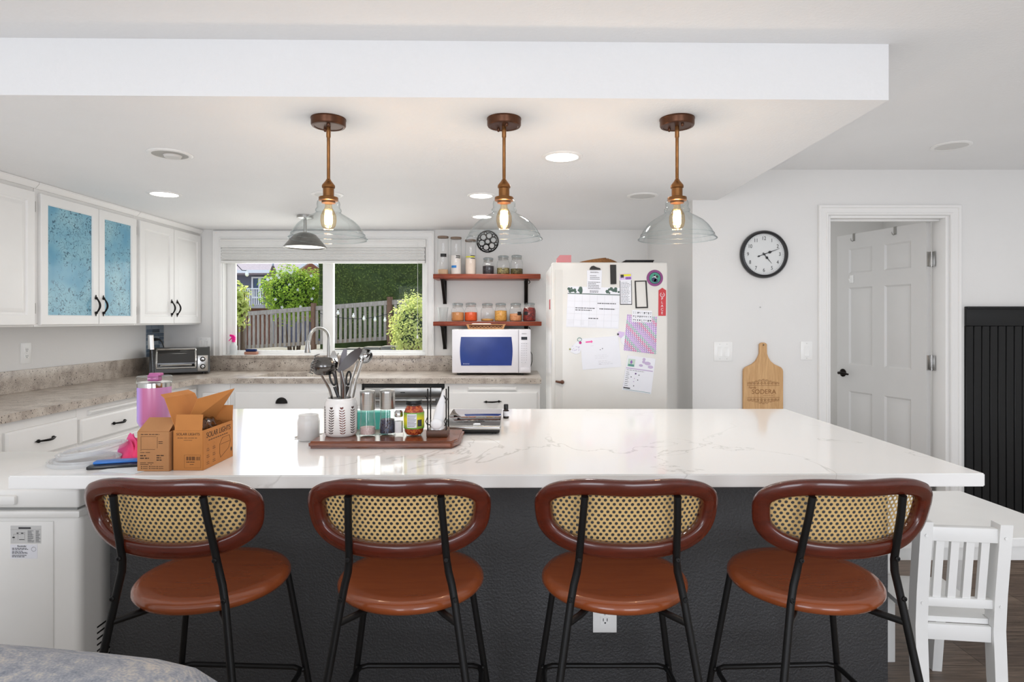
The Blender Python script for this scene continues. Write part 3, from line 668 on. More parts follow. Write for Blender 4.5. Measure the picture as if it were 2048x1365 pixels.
# window sill things
t = T('spray_bottle', 'spray bottle with a pink trigger on the window sill', 'spray bottle', (-2.44, 5.345, 1.049))
m = M(); m.lathe([(0, 0), (0.030, 0), (0.032, 0.004), (0.032, 0.075), (0.026, 0.09), (0.012, 0.105), (0.012, 0.115), (0, 0.115)], (-2.44, 5.345, 1.049), 24, sy=0.7); m.build('bottle', mat('translucent white plastic', '#e9ecec', 0.35, trans=0.3), t)
m = M(); PK = mat('hot pink plastic', '#e8178a', 0.35); x, y, z = -2.44, 5.345, 1.165
m.lathe([(0, 0), (0.014, 0), (0.014, 0.018), (0, 0.018)], (x, y, z - 0.006), 16); m.prism([(0.018, 0.0), (0.018, 0.03), (0.006, 0.044), (-0.028, 0.052), (-0.030, 0.036), (-0.012, 0.028), (-0.010, 0.0)], -0.011, 0.011, lambda u, v, w: Vector((x + u, y + w, z + 0.01 + v)))
m.tube([(x - 0.010, y, z + 0.038), (x - 0.024, y, z + 0.022), (x - 0.042, y, z + 0.004)], [0.006, 0.005, 0.003], 8); m.build('trigger', PK, t)
t = T('dish_sponge', 'navy blue sponge on a terracotta dish on the window sill', 'sponge', (-2.29, 5.355, 1.049))
m = M(); m.box(-2.345, -2.235, 5.335, 5.382, 1.049, 1.075, 0.006); m.build('soap_dish', mat('terracotta clay', '#a0705c', 0.6), t)
m = M(); m.box(-2.335, -2.245, 5.34, 5.378, 1.076, 1.098, 0.006); m.build('sponge', mat('navy sponge', '#1c2a55', 0.9, bump=0.4, bscale=300), t)
# blind raised to the top of the window
t = T('window_blind', 'white slatted blind gathered at the top of the kitchen window', 'blind', (-1.64, 5.30, 2.135))
BLW = mat('white faux wood blind', '#dfdedb', 0.45, var=0.02); bx0, bx1 = -2.525, -0.755
m = M(); m.box(bx0 + 0.01, bx1, 5.318, 5.372, 2.015, 2.047, 0.003); m.build('headrail', BLW, t)
m = M(); m.box(bx0 - 0.01, bx1 + 0.008, 5.288, 5.302, 1.985, 2.052, 0.004); m.box(bx0 - 0.01, bx1 + 0.008, 5.284, 5.302, 2.040, 2.055, 0.004); m.build('valance', BLW, t)
m = M(); z = 1.875; k = 0
while z < 2.01: 
    m.box(bx0 + (0.004 if k % 2 else 0), bx1 - (0.003 if k % 3 else 0), 5.286 + 0.004 * (k % 2), 5.345, z, z + 0.0122, 0.002, 1); z += 0.0135; k += 1
m.build('slat_stack', BLW, t)
m = M(); m.box(bx0, bx1, 5.284, 5.346, 1.848, 1.871, 0.004); m.build('bottom_rail', BLW, t)
m = M(); x = -0.815; m.tube([(x, 5.276, 2.02), (x, 5.274, 1.75), (x - 0.002, 5.276, 1.22)], 0.0014, 6); m.lathe([(0, 0), (0.006, 0.002), (0.008, 0.02), (0.003, 0.034), (0, 0.034)], (x - 0.002, 5.276, 1.19), 10); m.build('pull_cord', BLW, t)

# ================================================================== OUTLETS AND SWITCHES
DARK = mat('dark slot', '#2a2a2a', 0.6)
def plate(name, lab, c, n, w, h, kind, cat):
    """wall plate centred at c on a wall with outward normal n"""
    n = Vector(n); u = Vector((-n.y, n.x, 0)); c = Vector(c)
    t = T(name, lab, cat, c); fn = lambda a, b, d: c + u * a + Vector((0, 0, b)) + n * d
    m = M(); m.panel(-w / 2, w / 2, -h / 2, h / 2, [(0, 0), (0, 0.004), (0.004, 0.006)], fn); m.mi = 1
    for k in range(kind if kind != 'outlet' else 1):
        for zz in ((-0.048, 0.048) if kind != 'outlet' else (0.0,)): a = 0 if kind == 'outlet' else (k - (kind - 1) / 2) * 0.046; m.panel(a - 0.002, a + 0.002, zz - 0.002, zz + 0.002, [(0, 0.006), (0, 0.0068)], fn)
    m.build('cover_plate', [PLASTW, STEEL], t)
    if kind == 'outlet':
        for s in (-1, 1):
            m = M(); m.panel(-0.017, 0.017, s * 0.02 - 0.014, s * 0.02 + 0.014, [(0, 0.006), (0.001, 0.008)], fn); m.mi = 1
            for a in (-0.007, 0.006): m.panel(a, a + 0.0025, s * 0.02 - 0.002, s * 0.02 + 0.008, [(0, 0.0082), (0, 0.0084)], fn)
            m.panel(-0.002, 0.003, s * 0.02 - 0.010, s * 0.02 - 0.005, [(0, 0.0082), (0, 0.0084)], fn); m.build('socket', [PLASTW, DARK], t)
    else:
        for k in range(kind):
            a = (k - (kind - 1) / 2) * 0.046
            m = M(); m.panel(a - 0.0165, a + 0.0165, -0.034, 0.034, [(0, 0.006), (0, 0.0075), (0.002, 0.0085), (0.006, 0.0075)], fn); m.build('rocker', PLASTW, t)
    return t
plate('wall_outlet', 'white duplex outlet on the left wall above the granite backsplash', (XL, 3.80, 1.147), (1, 0, 0), 0.082, 0.128, 'outlet', 'outlet')
plate('wall_outlet', 'white outlet on the mosaic tiles behind the toaster oven', (XL + 0.007, 5.10, 1.17), (1, 0, 0), 0.075, 0.12, 'outlet', 'outlet')
plate('light_switch', 'white switch plate on the back wall left of the window, behind the toaster oven', (-2.685, YB, 1.14), (0, -1, 0), 0.115, 0.118, 2, 'light switch')
plate('light_switch', 'double white switch plate on the wall between refrigerator and cutting board', (1.384, YD, 1.147), (0, -1, 0), 0.122, 0.124, 2, 'light switch')
plate('light_switch', 'single white switch plate on the wall between cutting board and door', (1.930, YD, 1.152), (0, -1, 0), 0.078, 0.120, 1, 'light switch')
plate('wall_outlet', 'white outlet low on the dark island side, behind the third stool', (0.316, 2.08, 0.352), (0, -1, 0), 0.080, 0.124, 'outlet', 'outlet')
m = M(); m.lathe([(0, 0), (0.004, 0), (0.0045, 0.003), (0, 0.005)], (1.626, YD, 1.437), 10, Matrix.Rotation(PI / 2, 4, 'X')); tag(m.build('wall_nail', STEEL), 'bare nail in the wall between the clock and the cutting board', 'nail')

# mosaic tile patch
TL = [mat('slate blue tile', '#56677a', 0.2), mat('dark slate tile', '#39434f', 0.2), mat('pale grey tile', '#8d99a5', 0.2), mat('grout', '#b4b8bb', 0.8)]
m = M(); rnd = random.Random(3); m.mi = 3; m.box(XL, XL + 0.004, 5.045, 5.299, 1.046, 1.313)
z = 1.048
while z < 1.30:
    y = 5.047 - rnd.random() * 0.05
    while y < 5.297:
        w = 0.10; a, b = max(y, 5.047), min(y + w - 0.003, 5.297); m.mi = rnd.choice((0, 0, 1, 2))
        if b - a > 0.01: m.box(XL, XL + 0.007, a, b, z, min(z + 0.030, 1.312), 0.001, 1)
        y += w
    z += 0.033
tag(m.build('mosaic_tile_patch', TL), 'small patch of slate blue mosaic tiles in the corner under the wall cabinet', 'tiles')
# ================================================================== ISLAND
DARKWALL = mat('charcoal textured paint', '#3b3b3c', 0.5, var=0.04, bump=0.5, bscale=130)
m = M(); m.box(-1.372, 1.283, 2.08, 2.96, 0, 0.871, 0.003)
tag(m.build('kitchen_island', DARKWALL), 'charcoal textured kitchen island base behind the row of bar stools', 'kitchen island')
m = M(); m.prism([(-1.435, 1.735), (1.369, 1.764), (1.365, 3.045), (-1.435, 3.045)], 0.872, 0.91, lambda u, v, w: Vector((u, v, w)))
bmesh.ops.bevel(m.bm, geom=m.bm.edges[:], offset=0.003, segments=2, affect='EDGES')
tag(m.build('island_countertop', QUARTZ), 'white quartz island top with fine grey veins', 'countertop')

# ================================================================== BAR STOOLS
CHERRY = wood('dark cherry wood', '#42180d', '#561f10', 0.22, 1.0, (3, 22, 22), 0.4, 0.0, 0.5, 0.3)
SEATW = wood('cherry seat wood', '#7a3a1b', '#874420', 0.24, 1.0, (1.5, 9, 9), 0.4, 0.0, 0.5, 0.3)
def back_map(u, v, w, R=0.42, tilt=math.radians(16)):
    th = u / R; x = (R - w) * math.sin(th); y = R - (R - w) * math.cos(th)
    return Vector((x, -0.235 + y - v * math.sin(tilt), 0.879 + v * math.cos(tilt)))
def back_outline(t, a=0.247, b=0.107, n=2.75):
    c, s_ = math.cos(t), math.sin(t)
    u = a * math.copysign(abs(c) ** (2 / n), c); v = b * math.copysign(abs(s_) ** (2 / n), s_)
    u *= 1.0 - 0.055 * (1 - v / b)
    return u, v - (0.007 * (1 - (u / a) ** 2) if v < 0 else 0.006 * math.exp(-(u / 0.08) ** 2))
def make_stool(loc, rz, lab):
    t = T('bar_stool', lab, 'bar stool', loc, rz, 'bar stools along the island')
    N, K = 72, 12; outl = [Vector(back_outline(2 * PI * i / N)) for i in range(N)]
    nor = []
    for i in range(N):
        d = (outl[(i + 1) % N] - outl[i - 1]).normalized(); nor.append(Vector((-d.y, d.x)))
    m = M(); rings = []; wr, wd = 0.0215, 0.0175
    for i in range(N):
        c = outl[i] + nor[i] * wr; loop = []
        for k in range(K):
            a = 2 * PI * k / K; ca, sa = math.cos(a), math.sin(a)
            p = c - nor[i] * (wr * math.copysign(abs(ca) ** 0.62, ca)); loop.append(back_map(p.x, p.y, wd * math.copysign(abs(sa) ** 0.62, sa)))
        rings.append(m.ring(loop))
    for i in range(N): m.bridge(rings[i], rings[(i + 1) % N])
    bf = m.build('backrest_frame', CHERRY, t, world=False, ang=70)
    m = M(); NR = 9; uv = m.bm.loops.layers.uv.new('UVMap'); V = []; UV = []
    inn = [outl[i] + nor[i] * (2 * wr - 0.004) for i in range(N)]
    cu = m.bm.verts.new(back_map(0, 0, 0.013)); UVc = {cu: (0, 0)}
    for r in range(1, NR + 1):
        ring = []
        for i in range(N):
            p = inn[i] * (r / NR); vv = m.bm.verts.new(back_map(p.x, p.y, 0.013)); UVc[vv] = (p.x, p.y); ring.append(vv)
        V.append(ring)
    for i in range(N): m.bm.faces.new((cu, V[0][i], V[0][(i + 1) % N]))
    for a, b in zip(V, V[1:]): m.bridge(a, b)
    for f in m.bm.faces:
        for l in f.loops: l[uv].uv = UVc[l.vert]
    m.build('cane_panel', CANE, t, world=False, ang=80)
    m = M(); r = 0.200
    m.lathe([(0, 0.646), (0.09, 0.647), (0.15, 0.651), (0.178, 0.653), (0.192, 0.650), (0.199, 0.642), (0.200, 0.633), (0.194, 0.624), (0.180, 0.618), (0.12, 0.615), (0, 0.614)], n=56)
    m.build('seat', SEATW, t, world=False, ang=60)
    for s in (-1, 1):
        def X(p): return Vector((p[0] * s, p[1], p[2]))
        path = [X(p) for p in ((0.252, -0.295, 0.0), (0.212, -0.262, 0.22), (0.174, -0.232, 0.44), (0.1395, -0.206, 0.660), (0.131, -0.203, 0.705), (0.1235, -0.203, 0.735), (0.1195, -0.207, 0.765), (0.1165, -0.222, 0.82), (0.113, -0.241, 0.885), (0.110, -0.252, 0.936))]
        m = M(); m.tube(path, [0.0095] * 6 + [0.009] * 4, 12)
        m.tube([X((0.1475, -0.212, 0.612)), X((0.11, -0.165, 0.613)), X((0.085, -0.12, 0.611))], 0.0085, 10)
        for p in ((0.1395, -0.206, 0.672), (0.1195, -0.210, 0.772)):
            m.lathe([(0.0062, 0), (0.0062, 0.003), (0.0045, 0.005), (0.002, 0.005), (0.002, 0.003), (0, 0.003)], X((p[0], p[1] - 0.0085, p[2])), 12, Matrix.Rotation(PI / 2, 4, 'X'))
        m.build('rear_leg', BLACKMET, t, world=False)
        m = M(); m.tube([X((0.236, 0.192, 0.0)), X((0.194, 0.162, 0.30)), X((0.150, 0.130, 0.606))], 0.0095, 12); m.tube([X((0.150, 0.130, 0.606)), X((0.10, 0.09, 0.608))], 0.0085, 10); m.build('front_leg', BLACKMET, t, world=False)
    z = 0.30; pts = [(-0.198, -0.245, z), (-0.187, 0.125, z), (-0.180, 0.150, z), (-0.160, 0.160, z), (0.160, 0.160, z), (0.180, 0.150, z), (0.187, 0.125, z), (0.198, -0.245, z)]
    m = M(); m.tube(pts, 0.0075, 10)
    for s in (-1, 1): m.sphere((s * 0.19, 0.15, z), 0.007, 8, 6)
    m.build('footrest', BLACKMET, t, world=False)
    m = M(); m.lathe([(0.012, 0), (0.012, 0.006), (0, 0.006)], n=10)
    return t
st0 = make_stool((-0.828, 1.70, 0), -0.05, 'leftmost of the four cane backed bar stools, beside the white chest freezer')
for x, rz, lab in ((-0.279, 0.0, 'second bar stool from the chest freezer, facing the island below the wooden tray'), (0.283, 0.0, 'third bar stool from the chest freezer, in front of the low outlet on the island'), (0.810, 0.045, 'rightmost of the four cane backed bar stools, beside the white child chair')):
    dup(st0, (x, 1.70, 0), rz, lab)

# ================================================================== CHEST FREEZER
t = T('chest_freezer', 'white chest freezer standing at the left end of the island', 'freezer', (-1.95, 2.28, 0))
fx0, fx1, fy0, fy1 = -2.365, -1.405, 1.985, 2.56
m = M(); m.box(fx0, fx1, fy0, fy1, 0.03, 0.722, 0.022, 3); m.box(fx0 + 0.02, fx1 - 0.085, fy0 - 0.004, fy0 + 0.01, 0.275, 0.700, 0.003); m.box(fx0 + 0.02, fx1 - 0.078, fy0 - 0.007, fy0 + 0.01, 0.05, 0.270, 0.002)
for a in (fx0 + 0.06, fx1 - 0.06):
    for b in (fy0 + 0.06, fy1 - 0.06): m.cyl((a, b, 0), (a, b, 0.04), 0.02, n=10)
m.build('cabinet_shell', APPW, t)
m = M(); m.box(fx0 - 0.004, fx1 + 0.004, fy0 - 0.010, fy1, 0.712, 0.735, 0.006, 2); m.build('rim', APPW, t)
m = M(); m.box(fx0 + 0.01, fx1 - 0.012, fy0 + 0.004, fy1 - 0.012, 0.735, 0.742); m.build('gasket', mat('grey rubber', '#8e8e8c', 0.7), t)
m = M(); m.box(fx0, fx1, fy0 - 0.008, fy1, 0.743, 0.803, 0.010, 3); lid = m.build('freezer_lid', APPW, t)
m = M(); m.box(-1.80, -1.602, fy0 - 0.022, fy0 - 0.004, 0.757, 0.786, 0.005); m.build('lid_handle', APPW, lid)
m = M()
for k in range(7): m.box(fx1 - 0.001, fx1 + 0.0015, fy0 + 0.08, fy0 + 0.24, 0.19 + k * 0.020, 0.195 + k * 0.020)
m.build('vent_grille', BLACKP, t)
m = M(); m.lathe([(0, 0), (0.006, 0), (0.004, 0.004), (0, 0.004)], (-1.502, fy0 - 0.007, 0.257), 10, Matrix.Rotation(PI / 2, 4, 'X')); m.build('screw', STEEL, t)
rnd = random.Random(5)
def scribble(m, x0, x1, z0, z1, y, rows, h=0.35, fill=0.8, words=(0.06, 0.2)):
    """rows of illegible print: short dashes"""
    dz = (z1 - z0) / rows; W = x1 - x0
    for r in range(rows):
        zc = z1 - (r + 0.5) * dz; x = x0; end = x0 + W * (0.55 + 0.45 * rnd.random()) * min(1, fill + 0.2)
        while x < end:
            w = W * rnd.uniform(*words); qy(m, x, min(x + w * 0.8, end), zc - dz * h / 2, zc + dz * h / 2, y); x += w
def stk(name, lab, x0, x1, z0, z1, y, base):
    tt = M(); tt.mi = 0; tt.box(x0, x1, y - 0.0006, y, z0, z1); return tt
yy = fy0 - 0.004
GREYP = mat('grey label', '#c4c4c3', 0.6)
m = M(); X0, Z0 = -1.628, 0.628; m.box(X0, X0 + 0.099, yy - 0.0006, yy, Z0, Z0 + 0.058); m.mi = 1
qy(m, X0 + 0.026, X0 + 0.066, Z0 + 0.0475, Z0 + 0.053, yy - 0.0009); scribble(m, X0 + 0.056, X0 + 0.078, Z0 + 0.004, Z0 + 0.043, yy - 0.0009, 12, 0.45); scribble(m, X0 + 0.082, X0 + 0.097, Z0 + 0.004, Z0 + 0.043, yy - 0.0009, 11, 0.45)
qy(m, X0, X0 + 0.099, Z0 + 0.0452, Z0 + 0.0456, yy - 0.0009)
for a, b, c, d in ((.010, .046, .030, .0305), (.010, .0105, .010, .030), (.046, .0465, .010, .036), (.024, .0245, .010, .030), (.020, .047, .036, .0365), (.006, .014, .018, .022), (.020, .026, .032, .035), (.034, .042, .032, .035), (.028, .045, .012, .014)): qy(m, X0 + a, X0 + b, Z0 + c, Z0 + d, yy - 0.0009)
m.build('rating_label', [GREYP, INK], t)
m = M(); X0, Z0 = -1.629, 0.579; m.box(X0, X0 + 0.088, yy - 0.0006, yy, Z0, Z0 + 0.046); m.mi = 1
for k, (a, b) in enumerate(((0.028, 0.036), (0.015, 0.026), (0.004, 0.013))): scribble(m, X0 + 0.006, X0 + 0.062, Z0 + a, Z0 + b, yy - 0.0009, 2 if k != 1 else 3, 0.5)
for k in range(12):
    a0 = 2 * PI * k / 12; a1 = a0 + 0.45; c = (X0 + 0.075, Z0 + 0.03); qy(m, c[0] + .007 * math.cos(a0), c[0] + .007 * math.cos(a0) + .0025, c[1] + .007 * math.sin(a0), c[1] + .007 * math.sin(a0) + .0012, yy - 0.0009)
rl = m.build('reminder_label', [PAPER, INK], t)
text('Reminder', 0.0075, (X0 + 0.038, yy - 0.0008, Z0 + 0.0405), FRONT, INK, rl)

# sofa back at the lower left edge
SOFAM = mk_fabric('grey woven upholstery', '#737983', '#94969c', '#b8b0a7')
t = T('upholstered_sofa', 'grey woven sofa back at the lower left edge of the picture', 'sofa', (-1.15, 0.85, 0))
m = M(); loops = []
prof = [(x + .04, z + .020) for x, z in ((-1.75, 0.868), (-1.20, 0.868), (-0.95, 0.858), (-0.80, 0.846), (-0.68, 0.835), (-0.60, 0.826), (-0.54, 0.812), (-0.505, 0.790), (-0.49, 0.75), (-0.485, 0.66))]
for x, z in prof:
    y0, y1 = 0.74, 0.98; r = 0.055; q = []
    for a in range(0, 7): th = PI * a / 6; q.append((x, (y0 + y1) / 2 - (y1 - y0) / 2 * math.cos(th), z - r + r * math.sin(th)))
    q += [(x, y1, 0.20), (x, y0, 0.20)]; loops.append(q)
m.loft(loops); m.build('sofa_back', SOFAM, t, ang=60)
m = M(); m.box(-1.75, -0.50, 0.0, 0.74, 0.12, 0.42, 0.05, 3); m.build('seat', SOFAM, t)
for x in (-1.68, -0.57):
    for y in (0.08, 0.90): m = M(); m.cyl((x, y, 0), (x, y, 0.20), 0.018, 0.024, 12); m.build('leg', CHERRY, t)

# ================================================================== KIDS' TABLE AND CHAIRS
KW = mat('white painted wood', '#e4e4e2', 0.4, var=0.015)
t = T('kids_table', 'low white kids table beside the right end of the island', 'table', (1.80, 2.72, 0))
m = M(); m.prism([(1.42, 2.36), (2.27, 2.40), (2.24, 3.05), (1.42, 3.03)], 0.465, 0.50, lambda u, v, w: Vector((u, v, w))); bmesh.ops.bevel(m.bm, geom=m.bm.edges[:], offset=0.004, segments=2, affect='EDGES'); m.build('tabletop', KW, t)
m = M()
for a, b, c, d in ((1.517, 2.148, 2.42, 2.436), (1.517, 2.148, 2.965, 2.98), (1.48, 1.496, 2.457, 2.948), (2.164, 2.18, 2.457, 2.948)): m.box(a, b, c, d, 0.40, 0.464, 0.002)
m.build('apron', KW, t)
for x in (1.47, 2.15):
    for y in (2.41, 2.95): m = M(); m.box(x, x + 0.045, y, y + 0.045, 0, 0.465, 0.003); m.build('leg', KW, t)
def make_kchair(loc, rz, lab):
    """local +y is the chair's front; back posts on -y side"""
    t = T('kids_chair', lab, 'chair', loc, rz)
    w = 0.120
    for s in (-1, 1):
        m = M(); q = [(-0.185, 0.0), (-0.160, 0.16), (-0.150, 0.33), (-0.158, 0.45), (-0.185, 0.69)]
        loops = [[(s * w - 0.019, y - 0.024, z), (s * w + 0.019, y - 0.024, z), (s * w + 0.019, y + 0.024, z), (s * w - 0.019, y + 0.024, z)] for y, z in q]
        m.loft(loops)
        for z, y in ((0.645, -0.181), (0.412, -0.156)): m.lathe([(0.005, 0), (0.005, 0.0015), (0, 0.0015)], (s * w, y - 0.0245, z), 10, Matrix.Rotation(PI / 2, 4, 'X'))
        m.build('rear_leg', KW, t, world=False, ang=50)
        m = M(); m.loft([[(s * (w - 0.01) - 0.017, y - 0.02, z), (s * (w - 0.01) + 0.017, y - 0.02, z), (s * (w - 0.01) + 0.017, y + 0.02, z), (s * (w - 0.01) - 0.017, y + 0.02, z)] for y, z in ((0.190, 0.0), (0.150, 0.335))]); m.build('front_leg', KW, t, world=False)
    m = M(); m.box(-w + 0.015, w - 0.015, -0.196, -0.170, 0.625, 0.672, 0.002); m.build('top_rail', KW, t, world=False)
    m = M(); m.box(-w + 0.015, w - 0.015, -0.170, -0.145, 0.398, 0.428, 0.002); m.build('bottom_rail', KW, t, world=False)
    for k in range(4):
        x = -0.069 + k * 0.046; m = M(); m.loft([[(x - 0.0125, y - 0.007, z), (x + 0.0125, y - 0.007, z), (x + 0.0125, y + 0.007, z), (x - 0.0125, y + 0.007, z)] for y, z in ((-0.158, 0.425), (-0.182, 0.628))]); m.build('slat', KW, t, world=False)
    m = M(); m.prism([(-w + 0.020, -0.148), (w - 0.020, -0.148), (w - 0.020, -0.115), (w + 0.012, -0.115), (w + 0.012, 0.185), (-w - 0.012, 0.185), (-w - 0.012, -0.115), (-w + 0.020, -0.115)], 0.338, 0.356, lambda u, v, z_: Vector((u, v, z_))); m.build('seat', KW, t, world=False)
    m = M(); m.box(-w + 0.02, w - 0.02, -0.165, -0.149, 0.285, 0.337, 0.001); m.build('seat_rail', KW, t, world=False)
    m = M(); m.box(-w + 0.02, w - 0.02, 0.130, 0.145, 0.285, 0.337, 0.001); m.build('seat_rail', KW, t, world=False)
    return t
k0 = make_kchair((1.508, 2.195, 0), math.radians(-7), 'white slatted kids chair with its back to the camera, right of the last bar stool')

# ================================================================== ON THE ISLAND TOP
ZT = 0.9105
KRAFT = mat('kraft cardboard', '#a9784d', 0.8, var=0.05, vscale=20, bump=0.05, bscale=300); KRAFT2 = mat('orange brown cardboard', '#b5763c', 0.8, var=0.05, vscale=20); KDARK = mat('brown print', '#4a3323', 0.8, var=0)
def flap(m, a, b, c, d, th=0.0015):
    a, b, c, d = map(Vector, (a, b, c, d)); n = (b - a).cross(d - a).normalized() * th
    A = m.ring([a, b, c, d]); B = m.ring([v + n for v in (a, b, c, d)]); m.cap(A[::-1]); m.cap(B); m.bridge(A, B)
# small closed-front box
t = T('cardboard_box', 'small kraft box printed with measurements, left of the open solar lights box', 'box', (-1.05, 1.86, ZT))
m = M(); x0, x1, y0, y1, z1 = -1.098, -1.006, 1.79, 1.965, 1.026
flap(m, (x0, y0, ZT), (x1, y0, ZT), (x1, y0, z1), (x0, y0, z1)); flap(m, (x1, y0, ZT), (x1, y1, ZT), (x1, y1, z1), (x1, y0, z1)); flap(m, (x1, y1, ZT), (x0, y1, ZT), (x0, y1, z1), (x1, y1, z1)); flap(m, (x0, y1, ZT), (x0, y0, ZT), (x0, y0, z1), (x0, y1, z1)); m.box(x0, x1, y0, y1, ZT, ZT + 0.002)
b1 = m.build('box_body', KRAFT, t)
m = M(); flap(m, (x0, y0, z1), (x1, y0, z1), (x1 - 0.002, y0 + 0.048, z1 + 0.034), (x0 + 0.006, y0 + 0.048, z1 + 0.034)); m.build('top_flap', KRAFT, t)
m = M(); y = y0 - 0.0022; W = x1 - x0
rnd = random.Random(11)
scribble(m, x0 + .010, x0 + .082, 1.015, 1.022, y, 1, .3); scribble(m, x0 + .008, x0 + .045, .963, .968, y, 1, .3, words=(.3, .5))
for a, b, c, d in ((.010, .055, 1.012, 1.0128), (.010, .0108, .970, 1.012), (.058, .0588, .978, 1.012), (.012, .052, .974, .9748)): qy(m, x0 + a, x0 + b, c, d, y)
scribble(m, x0 + .008, x0 + .036, .945, .960, y, 2, .45, words=(.3, .6)); scribble(m, x0 + .056, x0 + .080, .940, .960, y, 3, .45, words=(.3, .6)); scribble(m, x0 + .062, x0 + .078, .990, 1.000, y, 2, .4)
scribble(m, x0 + .008, x0 + .066, .928, .938, y, 2, .3, words=(.3, .6))
for a in (.012, .036, .058):
    for c in (.919, .9245): disc_y(m, x0 + a, c, .0016, y); qy(m, x0 + a + .004, x0 + a + .018, c - .0006, c + .0006, y)
m.build('printed_marks', KDARK, b1)
# open solar lights box
t = T('cardboard_box', 'open kraft solar lights box with its flaps up, beside the pink tumbler', 'box', (-0.957, 1.90, ZT))
x0, x1, y0, y1, z1 = -0.998, -0.912, 1.80, 1.99, 1.028
m = M(); flap(m, (x0, y0, ZT), (x1, y0, ZT), (x1, y0, z1), (x0, y0, z1)); flap(m, (x1, y0, ZT), (x1, y1, ZT), (x1, y1, z1), (x1, y0, z1)); flap(m, (x1, y1, ZT), (x0, y1, ZT), (x0, y1, z1), (x1, y1, z1)); flap(m, (x0, y1, ZT), (x0, y0, ZT), (x0, y0, z1), (x0, y1, z1)); m.box(x0, x1, y0, y1, ZT, ZT + 0.002)
b2 = m.build('box_body', KRAFT2, t)
def fl(nm, *p):
    m = M(); flap(m, *p); return m.build(nm, KRAFT2, t)
fl('front_flap', (x0 + .003, y0, z1), (x1 - .002, y0, z1), (x1 - .003, y0 + .008, z1 + .046), (x0 + .004, y0 + .008, z1 + .046))
fl('rear_flap', (x1, y1, z1), (x0 + .02, y1, z1), (x0 + .022, y1 + .006, z1 + .048), (x1 - .001, y1 + .006, z1 + .048))
fl('side_flap', (x0, y1, z1), (x0, y0 + .012, z1), (x0 - .036, y0 + .016, z1 + .094), (x0 - .036, y1, z1 + .088))
fl('side_flap', (x0 - .036, y1, z1 + .088), (x0 - .036, y0 + .016, z1 + .094), (x0 - .050, y0 + .020, z1 + .104), (x0 - .058, y1, z1 + .099))
lf = fl('lid_flap', (x0 + .030, 1.975, z1 - .004), (x0 + .002, 1.865, z1 + .004), (x0 + .026, 1.885, z1 + .082), (x0 + .10, 1.975, z1 + .104))
A = Vector((x0 + .004, 1.872, z1 + .012)); ev = Vector((.022, .020, .076)); eu = Vector((.032, .110, 0)); nrm = eu.cross(ev).normalized()
m = M(); q = [A + eu * a + ev * b for a, b in ((.20, .15), (.72, .15), (.80, .75), (.30, .75))]; 
if nrm.y > 0: nrm = -nrm
m.mi = 0; m.cap(m.ring([p + nrm * .0025 for p in q])); m.mi = 1
for r in range(6):
    for c0, c1 in ((.30, .48), (.50, .66)):
        b = .26 + r * .075; m.cap(m.ring([A + eu * (c0 + b * .1) + ev * b + nrm * .003, A + eu * (c1 + b * .1) + ev * b + nrm * .003, A + eu * (c1 + b * .1) + ev * (b + .03) + nrm * .003, A + eu * (c0 + b * .1) + ev * (b + .03) + nrm * .003]))
m.build('warning_sticker', [PAPER, INK], lf)
y = y0 - .0018
text('SOLAR LIGHTS', 0.0105, ((x0 + x1) / 2, y, z1 - .011), FRONT, KDARK, b2, sx=1.0)
text('SOLAR LIGHTS', 0.0235, (x1 + .0018, (y0 + y1) / 2, z1 - .019), (PI / 2, 0, PI / 2), KDARK, b2, sx=1.0)
m = M(); scribble(m, x0 + .012, x1 - .012, 1.004, 1.008, y, 1, .4); scribble(m, x0 + .030, x1 - .030, .998, 1.001, y, 1, .4)
for k in range(26): 
    if rnd.random() < .7: qy(m, x0 + .038 + k * .0016, x0 + .0390 + k * .0016, .940, .951, y)
scribble(m, x0 + .038, x1 - .010, .932, .938, y, 1, .4); scribble(m, x0 + .048, x1 - .02, .926, .930, y, 1, .4)
for a, b, c, d in ((.032, .0325, .918, .956), (x1 - x0 - .006, x1 - x0 - .0055, .918, .956), (.032, x1 - x0 - .006, .956, .9564), (.032, x1 - x0 - .006, .918, .9184)): qy(m, x0 + a, x0 + b, c, d, y)
X = x1 + .0018
def qx(a, b, c, d): m.quad((X, a, c), (X, b, c), (X, b, d), (X, a, d))
def seg(y_0, z_0, y_1, z_1, w=.0010): m.tube([(X, y_0, z_0), (X, y_1, z_1)], w / 2, 4)
for k in range(9): qx(y0 + .03 + k * .014, y0 + .041 + k * .014, .992, .9945)
for (a, b, c, d) in ((.10, .940, .10, .968), (.10, .968, .118, .985), (.118, .985, .165, .985), (.165, .985, .172, .965), (.172, .965, .16, .945), (.16, .945, .105, .925), (.105, .925, .10, .940), (.105, .966, .168, .966)): seg(y0 + a, b, y0 + c, d)
for r, z in enumerate((.968, .948, .928)):
    for a in (.018, .055):
        qx(y0 + a, y0 + a + .016, z, z + .0015); qx(y0 + a, y0 + a + .018, z - .005, z - .0035)
        for k in range(8): an = 2 * PI * k / 8; qx(y0 + a + .008 + .005 * math.cos(an), y0 + a + .0095 + .005 * math.cos(an), z + .0085 + .005 * math.sin(an), z + .0095 + .005 * math.sin(an))
m.cap(m.ring([(X, y1 - .012 + .005 * math.cos(2 * PI * i / 12), .937 + .007 * math.sin(2 * PI * i / 12)) for i in range(12)]))
m.build('printed_marks', KDARK, b2)
t = T('solar_lamp', 'dark solar lamp in clear wrapping inside the open cardboard box', 'lamp', (-0.945, 1.92, 0.96))
m = M(); m.box(-.975, -.925, 1.84, 1.96, ZT + .004, 1.020, .008); m.build('lamp_housing', BLACKP, t)
